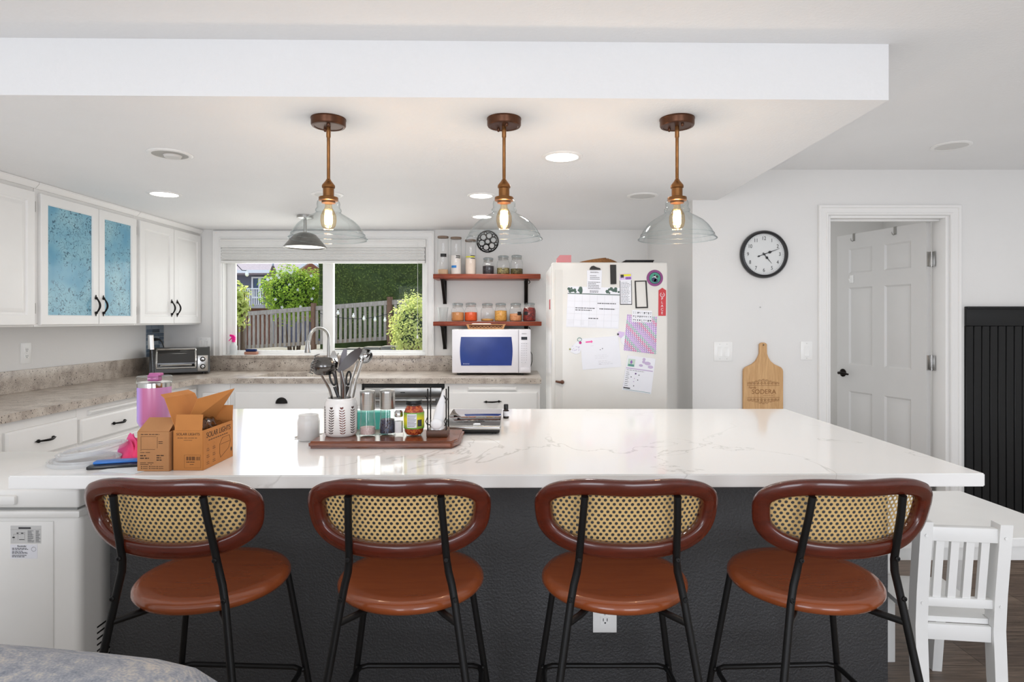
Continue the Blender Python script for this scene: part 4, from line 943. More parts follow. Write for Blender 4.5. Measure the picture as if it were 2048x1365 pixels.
m = M(); m.grid(lambda u, v: Vector((-.985 + .066 * u, 1.83 + .14 * v, 1.024 + .026 * math.sin(PI * u) * math.sin(PI * v) + .006 * math.sin(13 * u + 9 * v) * math.sin(11 * v))), 14, 20); m.build('plastic_wrap', glass('crumpled clear wrap', '#d9d4d0', '#6d6058', 1.0, 0.05), t)
# tumbler
t = T('pink_tumbler', 'lavender and pink tumbler with clear lid and straw behind the cardboard boxes', 'tumbler', (-1.190, 2.03, ZT))
c = (-1.190, 2.03, ZT)
m = M(); m.lathe([(0, 0), (0.036, 0), (0.038, 0.003), (0.038, 0.085), (0.049, 0.105), (0.0505, 0.112), (0.0505, 0.222), (0, 0.222)], c, 40); m.build('cup', mk_grad('lavender pink lacquer', [(0.0, '#a58fe0'), (0.16, '#b39ae6'), (0.42, '#bb6a92'), (0.75, '#c2779d'), (1.0, '#bd88b8')], 0, 0.22), t)
m = M(); m.lathe([(0.0507, 0.222), (0.0507, 0.236), (0.049, 0.238), (0, 0.238)], c, 40); m.build('steel_rim', CHROME, t)
m = M(); m.lathe([(0.0515, 0.233), (0.053, 0.236), (0.053, 0.255), (0.050, 0.258), (0.044, 0.256), (0, 0.255)], c, 40); ld = m.build('lid', CLEAR, t)
m = M(); m.box(c[0] - .018, c[0] + .020, c[1] - .012, c[1] + .012, ZT + .240, ZT + .262, .004); m.box(c[0] - .014, c[0] + .026, c[1] - .010, c[1] + .010, ZT + .258, ZT + .268, .003); m.build('lid_slider', mat('mauve plastic', '#b05f92', 0.35), ld)
m = M(); m.tube([(c[0] - .002, c[1], ZT + .24), (c[0] - .012, c[1] + .004, ZT + .385)], .0042, 10); m.build('straw', glass('smoky clear straw', '#9a9c9c', '#4d5052'), t)
m = M(); m.tube([(c[0] - .0095, c[1] + .003, ZT + .345), (c[0] - .0125, c[1] + .0042, ZT + .392)], .0062, 12); m.build('straw_cover', PLASTW, t)
# lids, packs, cloth, papers
_k = NT('clear lid plastic'); _k.bsdf.inputs['Base Color'].default_value = lin('#dfe2e3'); _k.bsdf.inputs['Roughness'].default_value = .12
_tr = _k.node('ShaderNodeBsdfTransparent'); _ms = _k.node('ShaderNodeMixShader'); _ms.inputs[0].default_value = .55
_k.link(_k.bsdf.outputs[0], _ms.inputs[1]); _k.link(_tr.outputs[0], _ms.inputs[2]); _k.link(_ms.outputs[0], _k.out.inputs[0]); LIDM = _k.m
def clearlid(x, y, z, tilt, az, lab, r=.098):
    tf = Matrix.Rotation(az, 4, 'Y') @ Matrix.Rotation(tilt, 4, 'X')
    t = T('container_cover', lab, 'lid', (x, y, z), 0, 'clear plastic container covers on the island')
    m = M(); m.lathe([(0, 0.010), (r * .80, 0.010), (r * .82, 0.012), (r * .84, 0.003), (r * .90, 0.002), (r * .93, 0.008), (r, 0.008), (r, -0.002), (r * .985, -0.004)], n=48, tf=tf); m.build('lid_disc', LIDM, t, world=False, ang=60)
clearlid(-1.334, 1.905, ZT + .004, 0.0, 0.0, 'clear round plastic lid lying flat on the counter under another lid')
clearlid(-1.330, 1.935, ZT + .030, 0.05, -0.14, 'clear round plastic lid tilted on top of the lower lid beside the pink cloth')
PKC = mk_grad('pink ombre cloth', [(0, '#d065c4'), (0.35, '#e0558f'), (1, '#ee3b62')], 0, 0.9)
m = M(); rr = random.Random(2)
def clo(u, v):
    h = math.sin(PI * min(max(u, 0), 1)) ** .6 * math.sin(PI * v) ** .6
    return Vector(((-1.222 - .15 * v) + (.078 + .042 * v) * u + .006 * math.sin(7 * v), 1.90 + .23 * v + .012 * math.sin(6 * u), ZT + .001 + h * (.056 + .012 * math.sin(16 * u + 5 * v) * math.sin(12 * v + 3 * u) + .005 * math.sin(31 * u + 17 * v))))
m.grid(clo, 30, 44); tag(m.build('pink_cloth', PKC, ang=80), 'crumpled pink cloth lying behind the clear lids and the cardboard box', 'cloth')
tf = Matrix.Translation((-1.195, 1.842, ZT)) @ Matrix.Rotation(0.30, 4, 'Z')
t = T('marker_pack', 'blue and black pack lying in front of the clear lids', 'pack', (-1.195, 1.842, ZT)); 
m = M(); m.box(-.062, .058, .000, .034, .010, .018, .003, 2, tf); m.build('blue_pack', mat('bright blue plastic', '#2f74c8', 0.3), t)
m = M(); m.box(-.072, .062, -.022, .010, .0005, .0095, .002, 2, tf); m.build('black_case', mat('glossy black plastic', '#1b1b1d', 0.2), t)
m = M(); tf = Matrix.Translation((-1.13, 1.83, ZT)) @ Matrix.Rotation(-0.25, 4, 'Z'); m.box(-.07, .06, -.06, .05, 0, .0008, 0, 2, tf); tag(m.build('paper_sheet', mat('pale blue paper', '#d9e0e4', .8)), 'pale paper sheet lying flat under the black and blue pack', 'paper')
# white candle jar
_k = NT('frosted white glass'); _k.bsdf.inputs['Base Color'].default_value = lin('#e6e5e3'); _k.bsdf.inputs['Roughness'].default_value = .2
_tr = _k.node('ShaderNodeBsdfTransparent'); _ms = _k.node('ShaderNodeMixShader'); _ms.inputs[0].default_value = .42
_k.link(_k.bsdf.outputs[0], _ms.inputs[1]); _k.link(_tr.outputs[0], _ms.inputs[2]); _k.link(_ms.outputs[0], _k.out.inputs[0]); FROST = _k.m
t = T('candle_jar', 'frosted white candle jar with no lid, left of the fern patterned crock', 'candle', (-.752, 2.255, ZT)); c = (-.752, 2.255, ZT)
m = M(); m.lathe([(0, .0), (.036, .0), (.040, .005), (.0405, .070), (.038, .079), (.036, .082), (.036, .094), (.0345, .095), (.0335, .094), (.0335, .080), (.037, .070), (.037, .007), (0, .005)], c, 36); m.build('jar', FROST, t)
m = M(); m.lathe([(0, .008), (.0365, .008), (.0365, .045), (0, .046)], c, 30); w_ = m.build('wax', mat('white wax', '#d5d3d0', .5), t)
m = M(); m.tube([(c[0], c[1], ZT + .045), (c[0] + .002, c[1], ZT + .056)], .001, 6); m.build('wick', DARK, w_)
m = M(); m.tube([(-.815, 2.29, ZT + .003), (-.775, 2.33, ZT + .003), (-.66, 2.40, ZT + .004)], .003, 8); tag(m.build('metal_skewer', STEEL), 'thin metal utensil lying on the counter behind the candle jar', 'utensil')
# wooden tray
TRAYW = wood('reddish brown tray wood', '#4c2211', '#82431f', .25, 1.0, (2, 26, 26), .35); ZR = 0.9365
m = M(); m.prism([(-.702, 2.098), (-.205, 2.098), (-.182, 2.16), (-.182, 2.335), (-.702, 2.335)], ZT, ZR - .0005, lambda u, v, w: Vector((u, v, w))); bmesh.ops.bevel(m.bm, geom=m.bm.edges[:], offset=.007, segments=3, affect='EDGES')
tag(m.build('wooden_tray', TRAYW), 'reddish brown wooden board carrying the crock, grinders and napkin holder', 'tray')
# crock with ferns
CERW = mat('white glazed ceramic', '#e2e0dd', .2, var=.01); c = Vector((-.622, 2.218, ZR))
t = T('utensil_crock', 'white ceramic crock painted with brown fern sprigs, holding utensils', 'crock', c)
R_ = .0575; m = M(); m.lathe([(0, 0), (.050, 0), (.055, .004), (R_, .012), (R_, .116), (.054, .124), (.0515, .128), (.0515, .134), (.0495, .136), (.0475, .134), (.0475, .122), (.053, .11), (.053, .012), (0, .008)], c, 48); cr = m.build('pot', CERW, t)
m = M()
def onc(a, z, d=.0006): return c + Vector(((R_ + d) * math.sin(a), -(R_ + d) * math.cos(a), z))
def leafc(a, z, da, dz, w):
    pts = [(0, 0), (.35, w), (.75, w * .9), (1, 0), (.75, -w * .9), (.35, -w)]; L = math.hypot(da * R_, dz)
    q = []
    for s_, n_ in pts: q.append(onc(a + da * s_ - n_ * dz / L / R_, z + dz * s_ + n_ * da * R_ / L))
    m.cap(m.ring(q))
for k in range(9):
    a = -1.02 + k * 2 * PI / 9 - 0.02; m.mi = 1 if k == 2 else 0; wob = .06 * math.sin(k * 2.1)
    for i in range(10):
        z = .012 + i * .0088; aa = a + wob * (i / 10 - .5) ; L = .0125 * (1 - .35 * abs(i / 9 - .5))
        for s_ in (-1, 1): leafc(aa, z, s_ * L / R_, .0062, .0017)
        m.tube([onc(aa, z, .0003), onc(a + wob * ((i + 1) / 10 - .5), z + .0088, .0003)], .0007, 4)
    leafc(a + wob * .5, .100, .004 / R_, .009, .003); leafc(a + wob * .5, .100, -.006 / R_, .008, .003)
m.build('fern_pattern', [mat('dark brown glaze', '#3a2521', .3), mat('red brown glaze', '#6a2a22', .3)], cr)
# utensils standing in the crock
def U(name, lab, cat): return T(name, lab, cat, (c[0], c[1], ZR + .012), 0, 'kitchen utensils in the crock')
def PXY(px, py, Y=2.2): return P(px, py, Y)
DST = mat('dark polished steel', '#8b8987', .16, 1.0)
b_ = lambda px, Y: Vector(((px - CX) * Y / F, Y, ZR + .014))
def handle(m, px0, px1, py1, Y0, Y1, r=.004, fl=1.8):
    m.tube([b_(px0, Y0), P((px0 * .45 + px1 * .55), (py1 + 815) / 2, (Y0 + Y1) / 2), P(px1, py1, Y1)], r, 10, flat=fl)
t = U('pasta_server', 'steel pasta server with prongs leaning out to the left of the crock', 'utensil')
m = M(); handle(m, 684, 638, 742, 2.23, 2.20); m.build('handle', DST, t)
m = M(); hc = P(643, 733, 2.195)
m.grid(lambda u, v: hc + Vector((.072 * (u - .5) - .016 * (1 - u) + .01, -.018 + .05 * (u - .5) ** 2 * 4 * .5 + .020 * (v - .5) ** 2 * 4, .066 * (v - .5) * (1 - .5 * (2 * u - 1) ** 4))), 10, 10)
bmesh.ops.solidify(m.bm, geom=m.bm.faces[:], thickness=.0016)
for k in range(7): a = k / 6; m.tube([hc + Vector((-.030 + .008 * a, -.016 + .02 * abs(a - .5), -.026 + .056 * a)), hc + Vector((-.034 + .020 * a, -.030, -.020 + .060 * a)), hc + Vector((-.018 + .024 * a, -.040, -.010 + .056 * a))], [.0026, .0022, .0012], 6)
m.build('server_head', DST, t, ang=60)
t = U('kitchen_scissors', 'kitchen scissors standing handles up with black loop handles', 'scissors')
m = M()
for (px, py, rx, rz, an) in ((665, 757, .0085, .026, .28), (697, 757, .008, .024, -.10)):
    cc = P(px, py, 2.215); m.tube([cc + Vector((rx * math.cos(q) * math.cos(an) + rz * math.sin(q) * -math.sin(an), 0, rz * math.sin(q) * math.cos(an) - rx * math.cos(q) * math.sin(an) * -1)) for q in [2 * PI * i / 24 for i in range(24)]], .0036, 8, closed=True)
m.tube([P(669, 774, 2.215), P(677, 795, 2.215)], .006, 8); m.tube([P(696, 773, 2.215), P(688, 795, 2.215)], .0065, 8); m.build('loop_handles', BLACKP, t)
m = M(); m.tube([P(677, 793, 2.215), b_(683, 2.215)], [.006, .002], 8, flat=.3); m.tube([P(688, 793, 2.216), b_(685, 2.216)], [.006, .002], 8, flat=.3); m.build('blade', STEEL, t)
def paddle(m, base, mid, tip, w, Y, th=.002):
    """leaf or spatula head: outline along base->tip with widths w[]"""
    base, tip = P(*base, Y), P(*tip, Y); d = tip - base; n = d.normalized(); sd = Vector((-n.z, 0, n.x)); k = len(w); L = []
    for i, ww in enumerate(w):
        p = base + d * (i / (k - 1)) + Vector((0, mid * math.sin(PI * i / (k - 1)), 0)); L.append([p + sd * ww + Vector((0, -th / 2, 0)), p - sd * ww + Vector((0, -th / 2, 0)), p - sd * ww + Vector((0, th / 2, 0)), p + sd * ww + Vector((0, th / 2, 0))])
    m.loft(L)
t = U('slotted_turner', 'black leaf shaped nylon turner on a steel handle in the crock', 'utensil')
m = M(); m.tube([b_(686, 2.19), P(688, 770, 2.18), P(682, 742, 2.18)], .0062, 10, flat=1.4); m.build('handle', DST, t)
m = M(); paddle(m, (676, 744), .006, (722, 698), [.006, .012, .0165, .0185, .018, .014, .007], 2.175); m.build('turner_head', mat('black nylon', '#3a3230', .35), t)
t = U('serving_spoon', 'large steel serving spoon standing upright at the middle of the crock', 'utensil')
m = M(); handle(m, 682, 670, 742, 2.235, 2.235, .0035); m.build('handle', DST, t)
m = M(); paddle(m, (673, 742), -.012, (667, 702), [.004, .010, .0135, .014, .013, .010, .004], 2.235); m.build('spoon_bowl', CHROME, t)
t = U('steel_spatula', 'grey flat spatula behind the black turner in the crock', 'utensil')
m = M(); handle(m, 684, 682, 730, 2.24, 2.245, .0035); m.build('handle', STEEL, t)
m = M(); paddle(m, (681, 740), .0, (691, 698), [.007, .010, .011, .010, .006], 2.245); m.build('spatula_head', mat('grey nylon', '#6f6a70', .4), t)
t = U('soup_ladle', 'steel ladle with shiny round bowl leaning to the right of the crock', 'utensil')
m = M(); handle(m, 692, 727, 716, 2.225, 2.215); m.build('handle', CHROME, t)
m = M(); tf = Matrix.Rotation(-.5, 4, 'Y') @ Matrix.Rotation(1.25, 4, 'X'); hc = P(731, 713, 2.215); m.lathe([(0, -.024), (.012, -.022), (.022, -.014), (.027, .000), (.0275, .004), (.026, .002), (.021, -.012), (.011, -.020), (0, -.022)], hc, 28, tf); m.build('ladle_bowl', CHROME, t)
t = U('kitchen_tongs', 'pair of steel tongs leaning right between turner and ladle', 'tongs')
m = M()
for o in (0, 9): m.tube([b_(688 + o * .2, 2.20), P(702 + o, 765, 2.205), P(716 + o, 722, 2.205)], .0045, 8, flat=.5)
m.build('tong_arms', STEEL, t)
# grinders, shaker, jar
def grinder(x, y, lab, fillm, fh):
    c = Vector((x, y, ZR)); t = T('spice_grinder', lab, 'grinder', c, 0, 'glass grinders on the tray')
    m = M(); m.lathe([(0, 0), (.0285, 0), (.030, .003), (.0295, .030), (.0265, .060), (.0255, .093), (.0235, .093), (.0245, .060), (.027, .030), (.027, .006), (0, .004)], c, 32); m.build('glass_body', CLEAR, t)
    m = M(); m.lathe([(0, .005), (.0265, .006), (.0262, .03), (.0245, fh), (0, fh + .001)], c, 28); m.build('filling', fillm, t)
    m = M(); m.lathe([(0, .093), (.0265, .093), (.0272, .096), (.0272, .150), (.0275, .152), (.0275, .158), (.026, .161), (.012, .164), (0, .1645)], c, 36); m.build('steel_cap', STEEL, t)
    return t
grinder(-.523, 2.210, 'steel topped grinder with pink salt, next to the crock', mk_spots('pink salt', '#e6d3cf', '#c9a9a4', 600), .030)
grinder(-.456, 2.232, 'steel topped grinder half full of black peppercorns', mk_spots('peppercorns', '#2c1b1a', '#3b4560', 260), .055)
c = Vector((-.412, 2.22, ZR)); t = T('salt_shaker', 'small glass salt shaker with steel cap between grinder and salsa jar', 'salt shaker', c)
tf8 = [(.019, .0), (.0195, .004), (.017, .012), (.0165, .052), (.0125, .064), (.0125, .068)]
m = M(); m.lathe(tf8, c, 8); m.build('glass_body', CLEAR, t, ang=20)
m = M(); m.lathe([(0, .008), (.0155, .009), (.0152, .050), (0, .052)], c, 8); m.build('salt', mat('white salt', '#e9e9ea', .8), t)
m = M(); m.lathe([(0, .066), (.0145, .066), (.0155, .069), (.0150, .084), (.010, .090), (0, .091)], c, 20); m.build('cap', CHROME, t)
c = Vector((-.356, 2.215, ZR)); t = T('salsa_jar', 'glass jar of red pickled vegetables with black lid and yellow green label', 'jar', c)
m = M(); m.lathe([(0, 0), (.027, 0), (.034, .012), (.0365, .026), (.0365, .084), (.033, .096), (.026, .107), (.026, .114)], c, 36); m.build('glass_body', CLEAR, t)
m = M(); m.lathe([(0, .003), (.026, .004), (.0325, .014), (.0350, .028), (.0350, .084), (.031, .096), (.0245, .107), (0, .108)], c, 32); m.build('contents', mk_spots('red pickle', '#8f2413', '#c96a2c', 220), t)
m = M(); m.lathe([(.0368, .027), (.0371, .029), (.0371, .083), (.0368, .085)], c, 40); lb = m.build('paper_label', mk_grad('yellow green label', [(0, '#4f9a3e'), (.3, '#c7c626'), (.6, '#e3d21d'), (1, '#5c9c44')], 2, .5), t)
def lw(m, a0, a1, z0, z1, d):
    A = [c + Vector(((.0371 + d) * math.sin(a0 + (a1 - a0) * i / 6), -(.0371 + d) * math.cos(a0 + (a1 - a0) * i / 6), 0)) for i in range(7)]
    for p, q in zip(A, A[1:]): m.quad(p + Vector((0, 0, z0)), q + Vector((0, 0, z0)), q + Vector((0, 0, z1)), p + Vector((0, 0, z1)))
m = M(); lw(m, -.55, .42, .032, .081, .0003); m.mi = 1
for k in range(9): lw(m, -.50, .30 + .08 * (k % 3 - 1), .036 + k * .0048, .0375 + k * .0048, .0005)
lw(m, .50, .98, .036, .060, .0004); m.build('nutrition_panel', [PAPER, INK], lb)
m = M(); m.lathe([(0, .112), (.0285, .112), (.0295, .114), (.0295, .124), (.028, .127), (0, .1275)], c, 36); m.build('lid', mat('black lid metal', '#1d1f20', .35, .5), t)
# napkin holder and napkins
c = Vector((-.268, 2.205, ZR)); t = T('napkin_holder', 'wood based iron wire napkin holder at the right end of the tray', 'napkin holder', c)
m = M(); m.box(c.x - .037, c.x + .037, c.y - .035, c.y + .06, ZR, ZR + .024, .002); m.build('wooden_base', wood('dark walnut', '#3d2415', '#5e3a24', .4), t)
for s_ in (-1, 1):
    m = M(); x = c.x + s_ * .033
    for y in (c.y - .026, c.y + .05): m.tube([(x, y, ZR + .02), (x, y, ZR + .160), (x, y, ZR + .172)], .0024, 8)
    for z in (.045, .125): m.tube([(x, c.y - .026, ZR + z), (x - s_ * .010, c.y + .012, ZR + z - .012), (x, c.y + .05, ZR + z + .006)], .002, 8)
    m.tube([(x, c.y - .026, ZR + .04), (x - .007, c.y - .028, ZR + .055), (x, c.y - .026, ZR + .072)], .0018, 6); m.tube([(x, c.y - .026, ZR + .13), (x - .008, c.y - .028, ZR + .148)], .0018, 6)
    m.build('wire_side', IRON, t)
NAP = mat('white napkin paper', '#e6e6e7', .85, var=.01)
m = M(); secs = [(.0245, -.026, .022), (.045, -.022, .024), (.070, -.016, .027), (.095, -.010, .029), (.118, .000, .030), (.140, .010, .030), (.156, .016, .028), (.163, .019, .025)]
L = []
for i, (z, xa, xb) in enumerate(secs):
    q = []
    for j in range(40):
        a = 2 * PI * j / 40; ca, sa = math.cos(a), math.sin(a)
        x = (xa + xb) / 2 + (xb - xa) / 2 * math.copysign(abs(ca) ** .5, ca); y = .012 + .040 * math.copysign(abs(sa) ** .5, sa) * (1 - .25 * i / 7)
        y += .0035 * math.sin(x * 420 + i * 1.3) * (sa < 0); q.append((c.x + x, c.y + y, ZR + z + .006 * math.sin(j * .9 + i) * (i > 5)))
    L.append(q)
m.loft(L); m.sphere((c.x - .002, c.y - .028, ZR + .046), .021, 16, 10, .95, 1.0, .5)
tag(m.build('paper_napkins', NAP, ang=70), 'bunch of white paper napkins fanned out in the wire holder', 'napkins', kind='stuff')
# teal packet behind the grinders, glass cooktop, dropper bottle
m = M(); m.box(-.655, -.50, 2.455, 2.52, ZT, .983, .006); tag(m.build('teal_packet', mat('teal packaging', '#3fa79b', .4, var=.12, vscale=30)), 'teal packet standing behind the two glass grinders', 'packet')
t = T('induction_cooktop', 'black glass portable cooktop with steel front edge, right of the tray', 'cooktop', (-.155, 2.58, ZT))
m = M(); m.box(-.268, -.048, 2.372, 2.80, ZT + .004, .938, .004); m.build('housing', BLACKP, t)
m = M(); m.box(-.270, -.046, 2.366, 2.805, .938, .944, .002); m.build('glass_top', mat('black glass', '#0b0b0d', .03, var=0, spec=.9, coat=.6), t)
m = M(); m.box(-.270, -.044, 2.354, 2.374, .929, .944, .005, 3); m.build('front_strip', STEEL, t)
for x in (-.25, -.07):
    for y in (2.39, 2.78): m = M(); m.cyl((x, y, ZT), (x, y, ZT + .006), .010, n=10); m.build('foot', BLACKP, t)
c = Vector((-.027, 2.755, ZT)); t = T('dropper_bottle', 'tiny dark bottle with black cap and white label on the island back edge', 'bottle', c)
m = M(); m.lathe([(0, 0), (.0125, 0), (.0135, .002), (.0135, .034), (.009, .040), (0, .040)], c, 20); m.build('bottle', mat('dark amber glass', '#20140e', .1), t)
m = M(); m.lathe([(.0138, .010), (.0138, .032)], c, 20); m.build('label', PAPER, t)
m = M(); m.lathe([(0, .039), (.010, .039), (.0105, .041), (.0105, .060), (.009, .063), (0, .063)], c, 16); m.build('cap', BLACKP, t)
# ================================================================== MICROWAVE, TRAY, SHELVES
t = T('microwave_oven', 'white microwave with blue reflection in its door glass on the granite counter under the shelves', 'microwave', (-.174, 5.07, .911))
mx0, mx1, my0, my1, mz0, mz1 = -.480, .150, 4.905, 5.27, .925, 1.278
m = M(); m.box(mx0, mx1, my0, my1, mz0, mz1, .006); m.build('body', APPW, t)
for x in (mx0 + .05, mx1 - .07):
    for y in (my0 + .04, my1 - .05): m = M(); m.cyl((x, y, .911), (x, y, .928), .016, n=12); m.build('foot', BLACKP, t)
MW = mat('white microwave plastic', '#dfdde2', .22, var=.01)
m = M(); m.box(mx0, .052, my0 - .024, my0 + .002, mz0 + .004, mz1 - .002, .006, 3); dr = m.build('door', MW, t)
q = []
for i in range(9): v = i / 8; q.append((-.408 - .010 * math.sin(PI * v), mz0 + .062 + v * .232))
for i in range(9): v = 1 - i / 8; q.append((-.004 + .010 * math.sin(PI * v), mz0 + .062 + v * .232))
m = M(); m.prism(q, 0, .0035, lambda u, v, w: Vector((u, my0 - .0235 - w, v))); gp = m.build('window_glass', mat('reflection blue door glass', '#2d3f80', .12, var=.10, vscale=6, spec=.3), dr)  # reflected blue sky painted in as the colour of the door glass
m = M(); m.tube([(u, my0 - .0245, v) for u, v in q], .003, 6, closed=True); m.build('window_bezel', MW, dr)
m = M(); m.box(.054, mx1, my0 - .022, my0 + .002, mz0 + .004, mz1 - .002, .005, 3); pn = m.build('control_panel', MW, t)
yk = my0 - .0222
m = M(); m.box(.074, .122, yk - .001, yk, mz1 - .083, mz1 - .060); m.build('display', mat('dark display', '#20242c', .15), pn)
GREYB = mat('grey key legend', '#8f8f96', .6)
for r in range(9):
    for k in range(3 if r < 8 else 2):
        x = .072 + k * (.0185 if r < 8 else .030); z = mz1 - .108 - r * .019; m = M(); m.box(x, x + (.014 if r < 8 else .022), yk - .0008, yk, z - .009, z, .001, 1); kb = m.build('button', MW, pn)
        m = M(); qy(m, x + .003, x + .010, z - .006, z - .0035, yk - .0011); m.build('legend', GREYB, kb)
m = M(); m.box(.066, .140, yk - .001, yk, mz0 + .012, mz0 + .050, .002); m.build('door_button', MW, pn)
text('Panasonic', .0095, (.098, yk - .0004, mz1 - .034), FRONT, INK, pn)
text('Inverter', .016, (-.365, my0 - .0274, mz0 + .078), FRONT, mat('silver print', '#b9bfd6', .4), gp)
m = M(); m.tube([(mx1 + .004, my1 - .10, 1.09), (mx1 + .020, my1 - .09, 1.06), (mx1 + .022, my1 - .06, 1.0), (mx1 + .010, my1 - .02, .95)], .003, 6); m.build('power_cord', BLACKP, t)
# carved tray on the microwave
t = T('carved_tray', 'light wooden tray with carved loop pattern on top of the microwave', 'tray', (-.21, 5.0, 1.2785)); tx0, tx1, ty0, ty1, tz = -.372, -.052, 4.945, 5.05, 1.2785
LW = wood('light carved wood', '#b07a4c', '#d3a271', .5, 1.0, (2, 20, 20))
m = M(); m.loft([[(tx0 + .018, ty0, tz), (tx1 - .018, ty0, tz), (tx1 - .018, ty1, tz), (tx0 + .018, ty1, tz)], [(tx0, ty0 - .012, tz + .040), (tx1, ty0 - .012, tz + .040), (tx1, ty1 + .012, tz + .040), (tx0, ty1 + .012, tz + .040)], [(tx0 + .006, ty0 - .006, tz + .040), (tx1 - .006, ty0 - .006, tz + .040), (tx1 - .006, ty1 + .006, tz + .040), (tx0 + .006, ty1 + .006, tz + .040)], [(tx0 + .024, ty0 + .006, tz + .006), (tx1 - .024, ty0 + .006, tz + .006), (tx1 - .024, ty1 - .006, tz + .006), (tx0 + .024, ty1 - .006, tz + .006)]]); tb = m.build('tray_body', LW, t)
m = M(); m.mi = 0
m.prism([(tx0 + .030, .010), (tx1 - .030, .010), (tx1 - .022, .034), (tx0 + .022, .034)], 0, .0006, lambda u, v, w: Vector((u, ty0 - .012 * v / .04 - .0005 - w, tz + v))); m.mi = 1
for k in range(9):
    x = tx0 + .045 + k * .029; m.tube([(x + .011 * math.cos(2 * PI * i / 14), ty0 - .0075, tz + .022 + .008 * math.sin(2 * PI * i / 14)) for i in range(14)], .0016, 5, closed=True)
m.build('carved_band', [mat('dark carving', '#4a2a17', .7), LW], tb)
m = M(); m.box(-.33, -.17, 4.97, 5.03, 1.2855, 1.326, .010, 3); tag(m.build('plastic_container', mat('pinkish white plastic', '#e4d6d0', .5)), 'pale plastic container sitting in the carved tray on the microwave', 'container')
m = M(); m.lathe([(0, 0), (.020, .004), (.024, .018), (.018, .034), (0, .040)], (-.125, 5.0, 1.2855), 18); tag(m.build('glass_trinket', glass('amber glass', '#f0d8b0', '#a8743a')), 'small amber glass piece in the carved tray on the microwave', 'trinket')

SHW = wood('reddish shelf wood', '#5d1f10', '#93401f', .4, 1.0, (1.5, 20, 20))
def shelf(z0, z1, x0, x1, lab):
    t = T('wall_shelf', lab, 'shelf', ((x0 + x1) / 2, 5.2, z0), 0, 'open wooden wall shelves')
    m = M(); m.box(x0, x1, 5.075, YB - .001, z0, z1, .004); m.build('board', SHW, t)
    for x in (-.585, .122):
        m = M(); m.box(x - .016, x + .016, 5.085, YB - .002, z0 - .006, z0 - .0005, .001); m.box(x - .016, x + .016, YB - .008, YB - .002, z0 - .205, z0, .001)
        m.prism([(5.105, -.006), (5.125, -.006), (YB - .006, -.175), (YB - .006, -.20)], -.013, .013, lambda u, v, w, x=x: Vector((x + w, u, z0 + v)))
        m.tube([(x + .018, 5.12, z0 - .01), (x + .03, 5.12, z0 - .025), (x + .018, 5.12, z0 - .04)], .004, 6); m.build('bracket', IRON, t)
    return t
shelf(1.697, 1.737, -.657, .238, 'upper reddish wooden shelf on black brackets, holding the tall canisters')
shelf(1.304, 1.340, -.657, .246, 'lower reddish wooden shelf just above the microwave')
# tall canisters
WOODLID = wood('grey brown wood lid', '#6d5a4c', '#8f7b6b', .6)
def canister(x, h, lab, fillm, fh, marks):
    c = Vector((x, 5.20, 1.737)); t = T('glass_canister', lab, 'canister', c, 0, 'tall glass canisters on the upper shelf'); r = .047
    m = M(); m.lathe([(0, 0), (r - .003, 0), (r, .004), (r, h - .03), (r - .005, h - .018), (r - .005, h - .012)], c, 32); b = m.build('glass_body', CLEAR, t)
    m = M(); m.lathe([(0, h - .016), (r - .002, h - .016), (r, h - .012), (r, h - .002), (r - .004, h), (0, h)], c, 32); m.build('lid', WOODLID, t)
    if fillm:
        m = M(); m.lathe([(0, .004), (r - .003, .005), (r - .003, fh), (0, fh + .006)], c, 28); m.build('filling', fillm, t)
    for (a0, a1, z0, z1, mt) in marks:
        m = M(); A = [c + Vector(((r + .0006) * math.sin(a0 + (a1 - a0) * i / 6), -(r + .0006) * math.cos(a0 + (a1 - a0) * i / 6), 0)) for i in range(7)]
        for p, q in zip(A, A[1:]): m.quad(p + Vector((0, 0, z0)), q + Vector((0, 0, z0)), q + Vector((0, 0, z1)), p + Vector((0, 0, z1)))
        m.build('label_tape', mt, b)
FLOUR = mat('cream flour', '#e6d5c6', .9, var=.04); YEL = mat('yellow tape', '#d8d436', .6); BLUT = mat('blue tape', '#2b7cc4', .6); WT = mat('white flour', '#e6dfd8', .9)
canister(-.588, .330, 'leftmost tall glass canister on the upper shelf, nearly empty with a black label', mat('tan grain', '#c9a888', .9, var=.1), .045, [(-.35, .75, .150, .178, BLACKP)])
canister(-.477, .322, 'tall glass canister with a blue tape mark on the upper shelf', WT, .165, [(.05, .95, .154, .162, BLACKP), (.05, .95, .140, .147, BLACKP), (-.85, .15, .058, .078, BLUT)])
canister(-.353, .300, 'tall glass canister with a yellow tape mark on the upper shelf', FLOUR, .140, [(-.95, .9, .146, .156, YEL), (.05, .95, .157, .163, BLACKP), (.05, .95, .136, .142, BLACKP)])
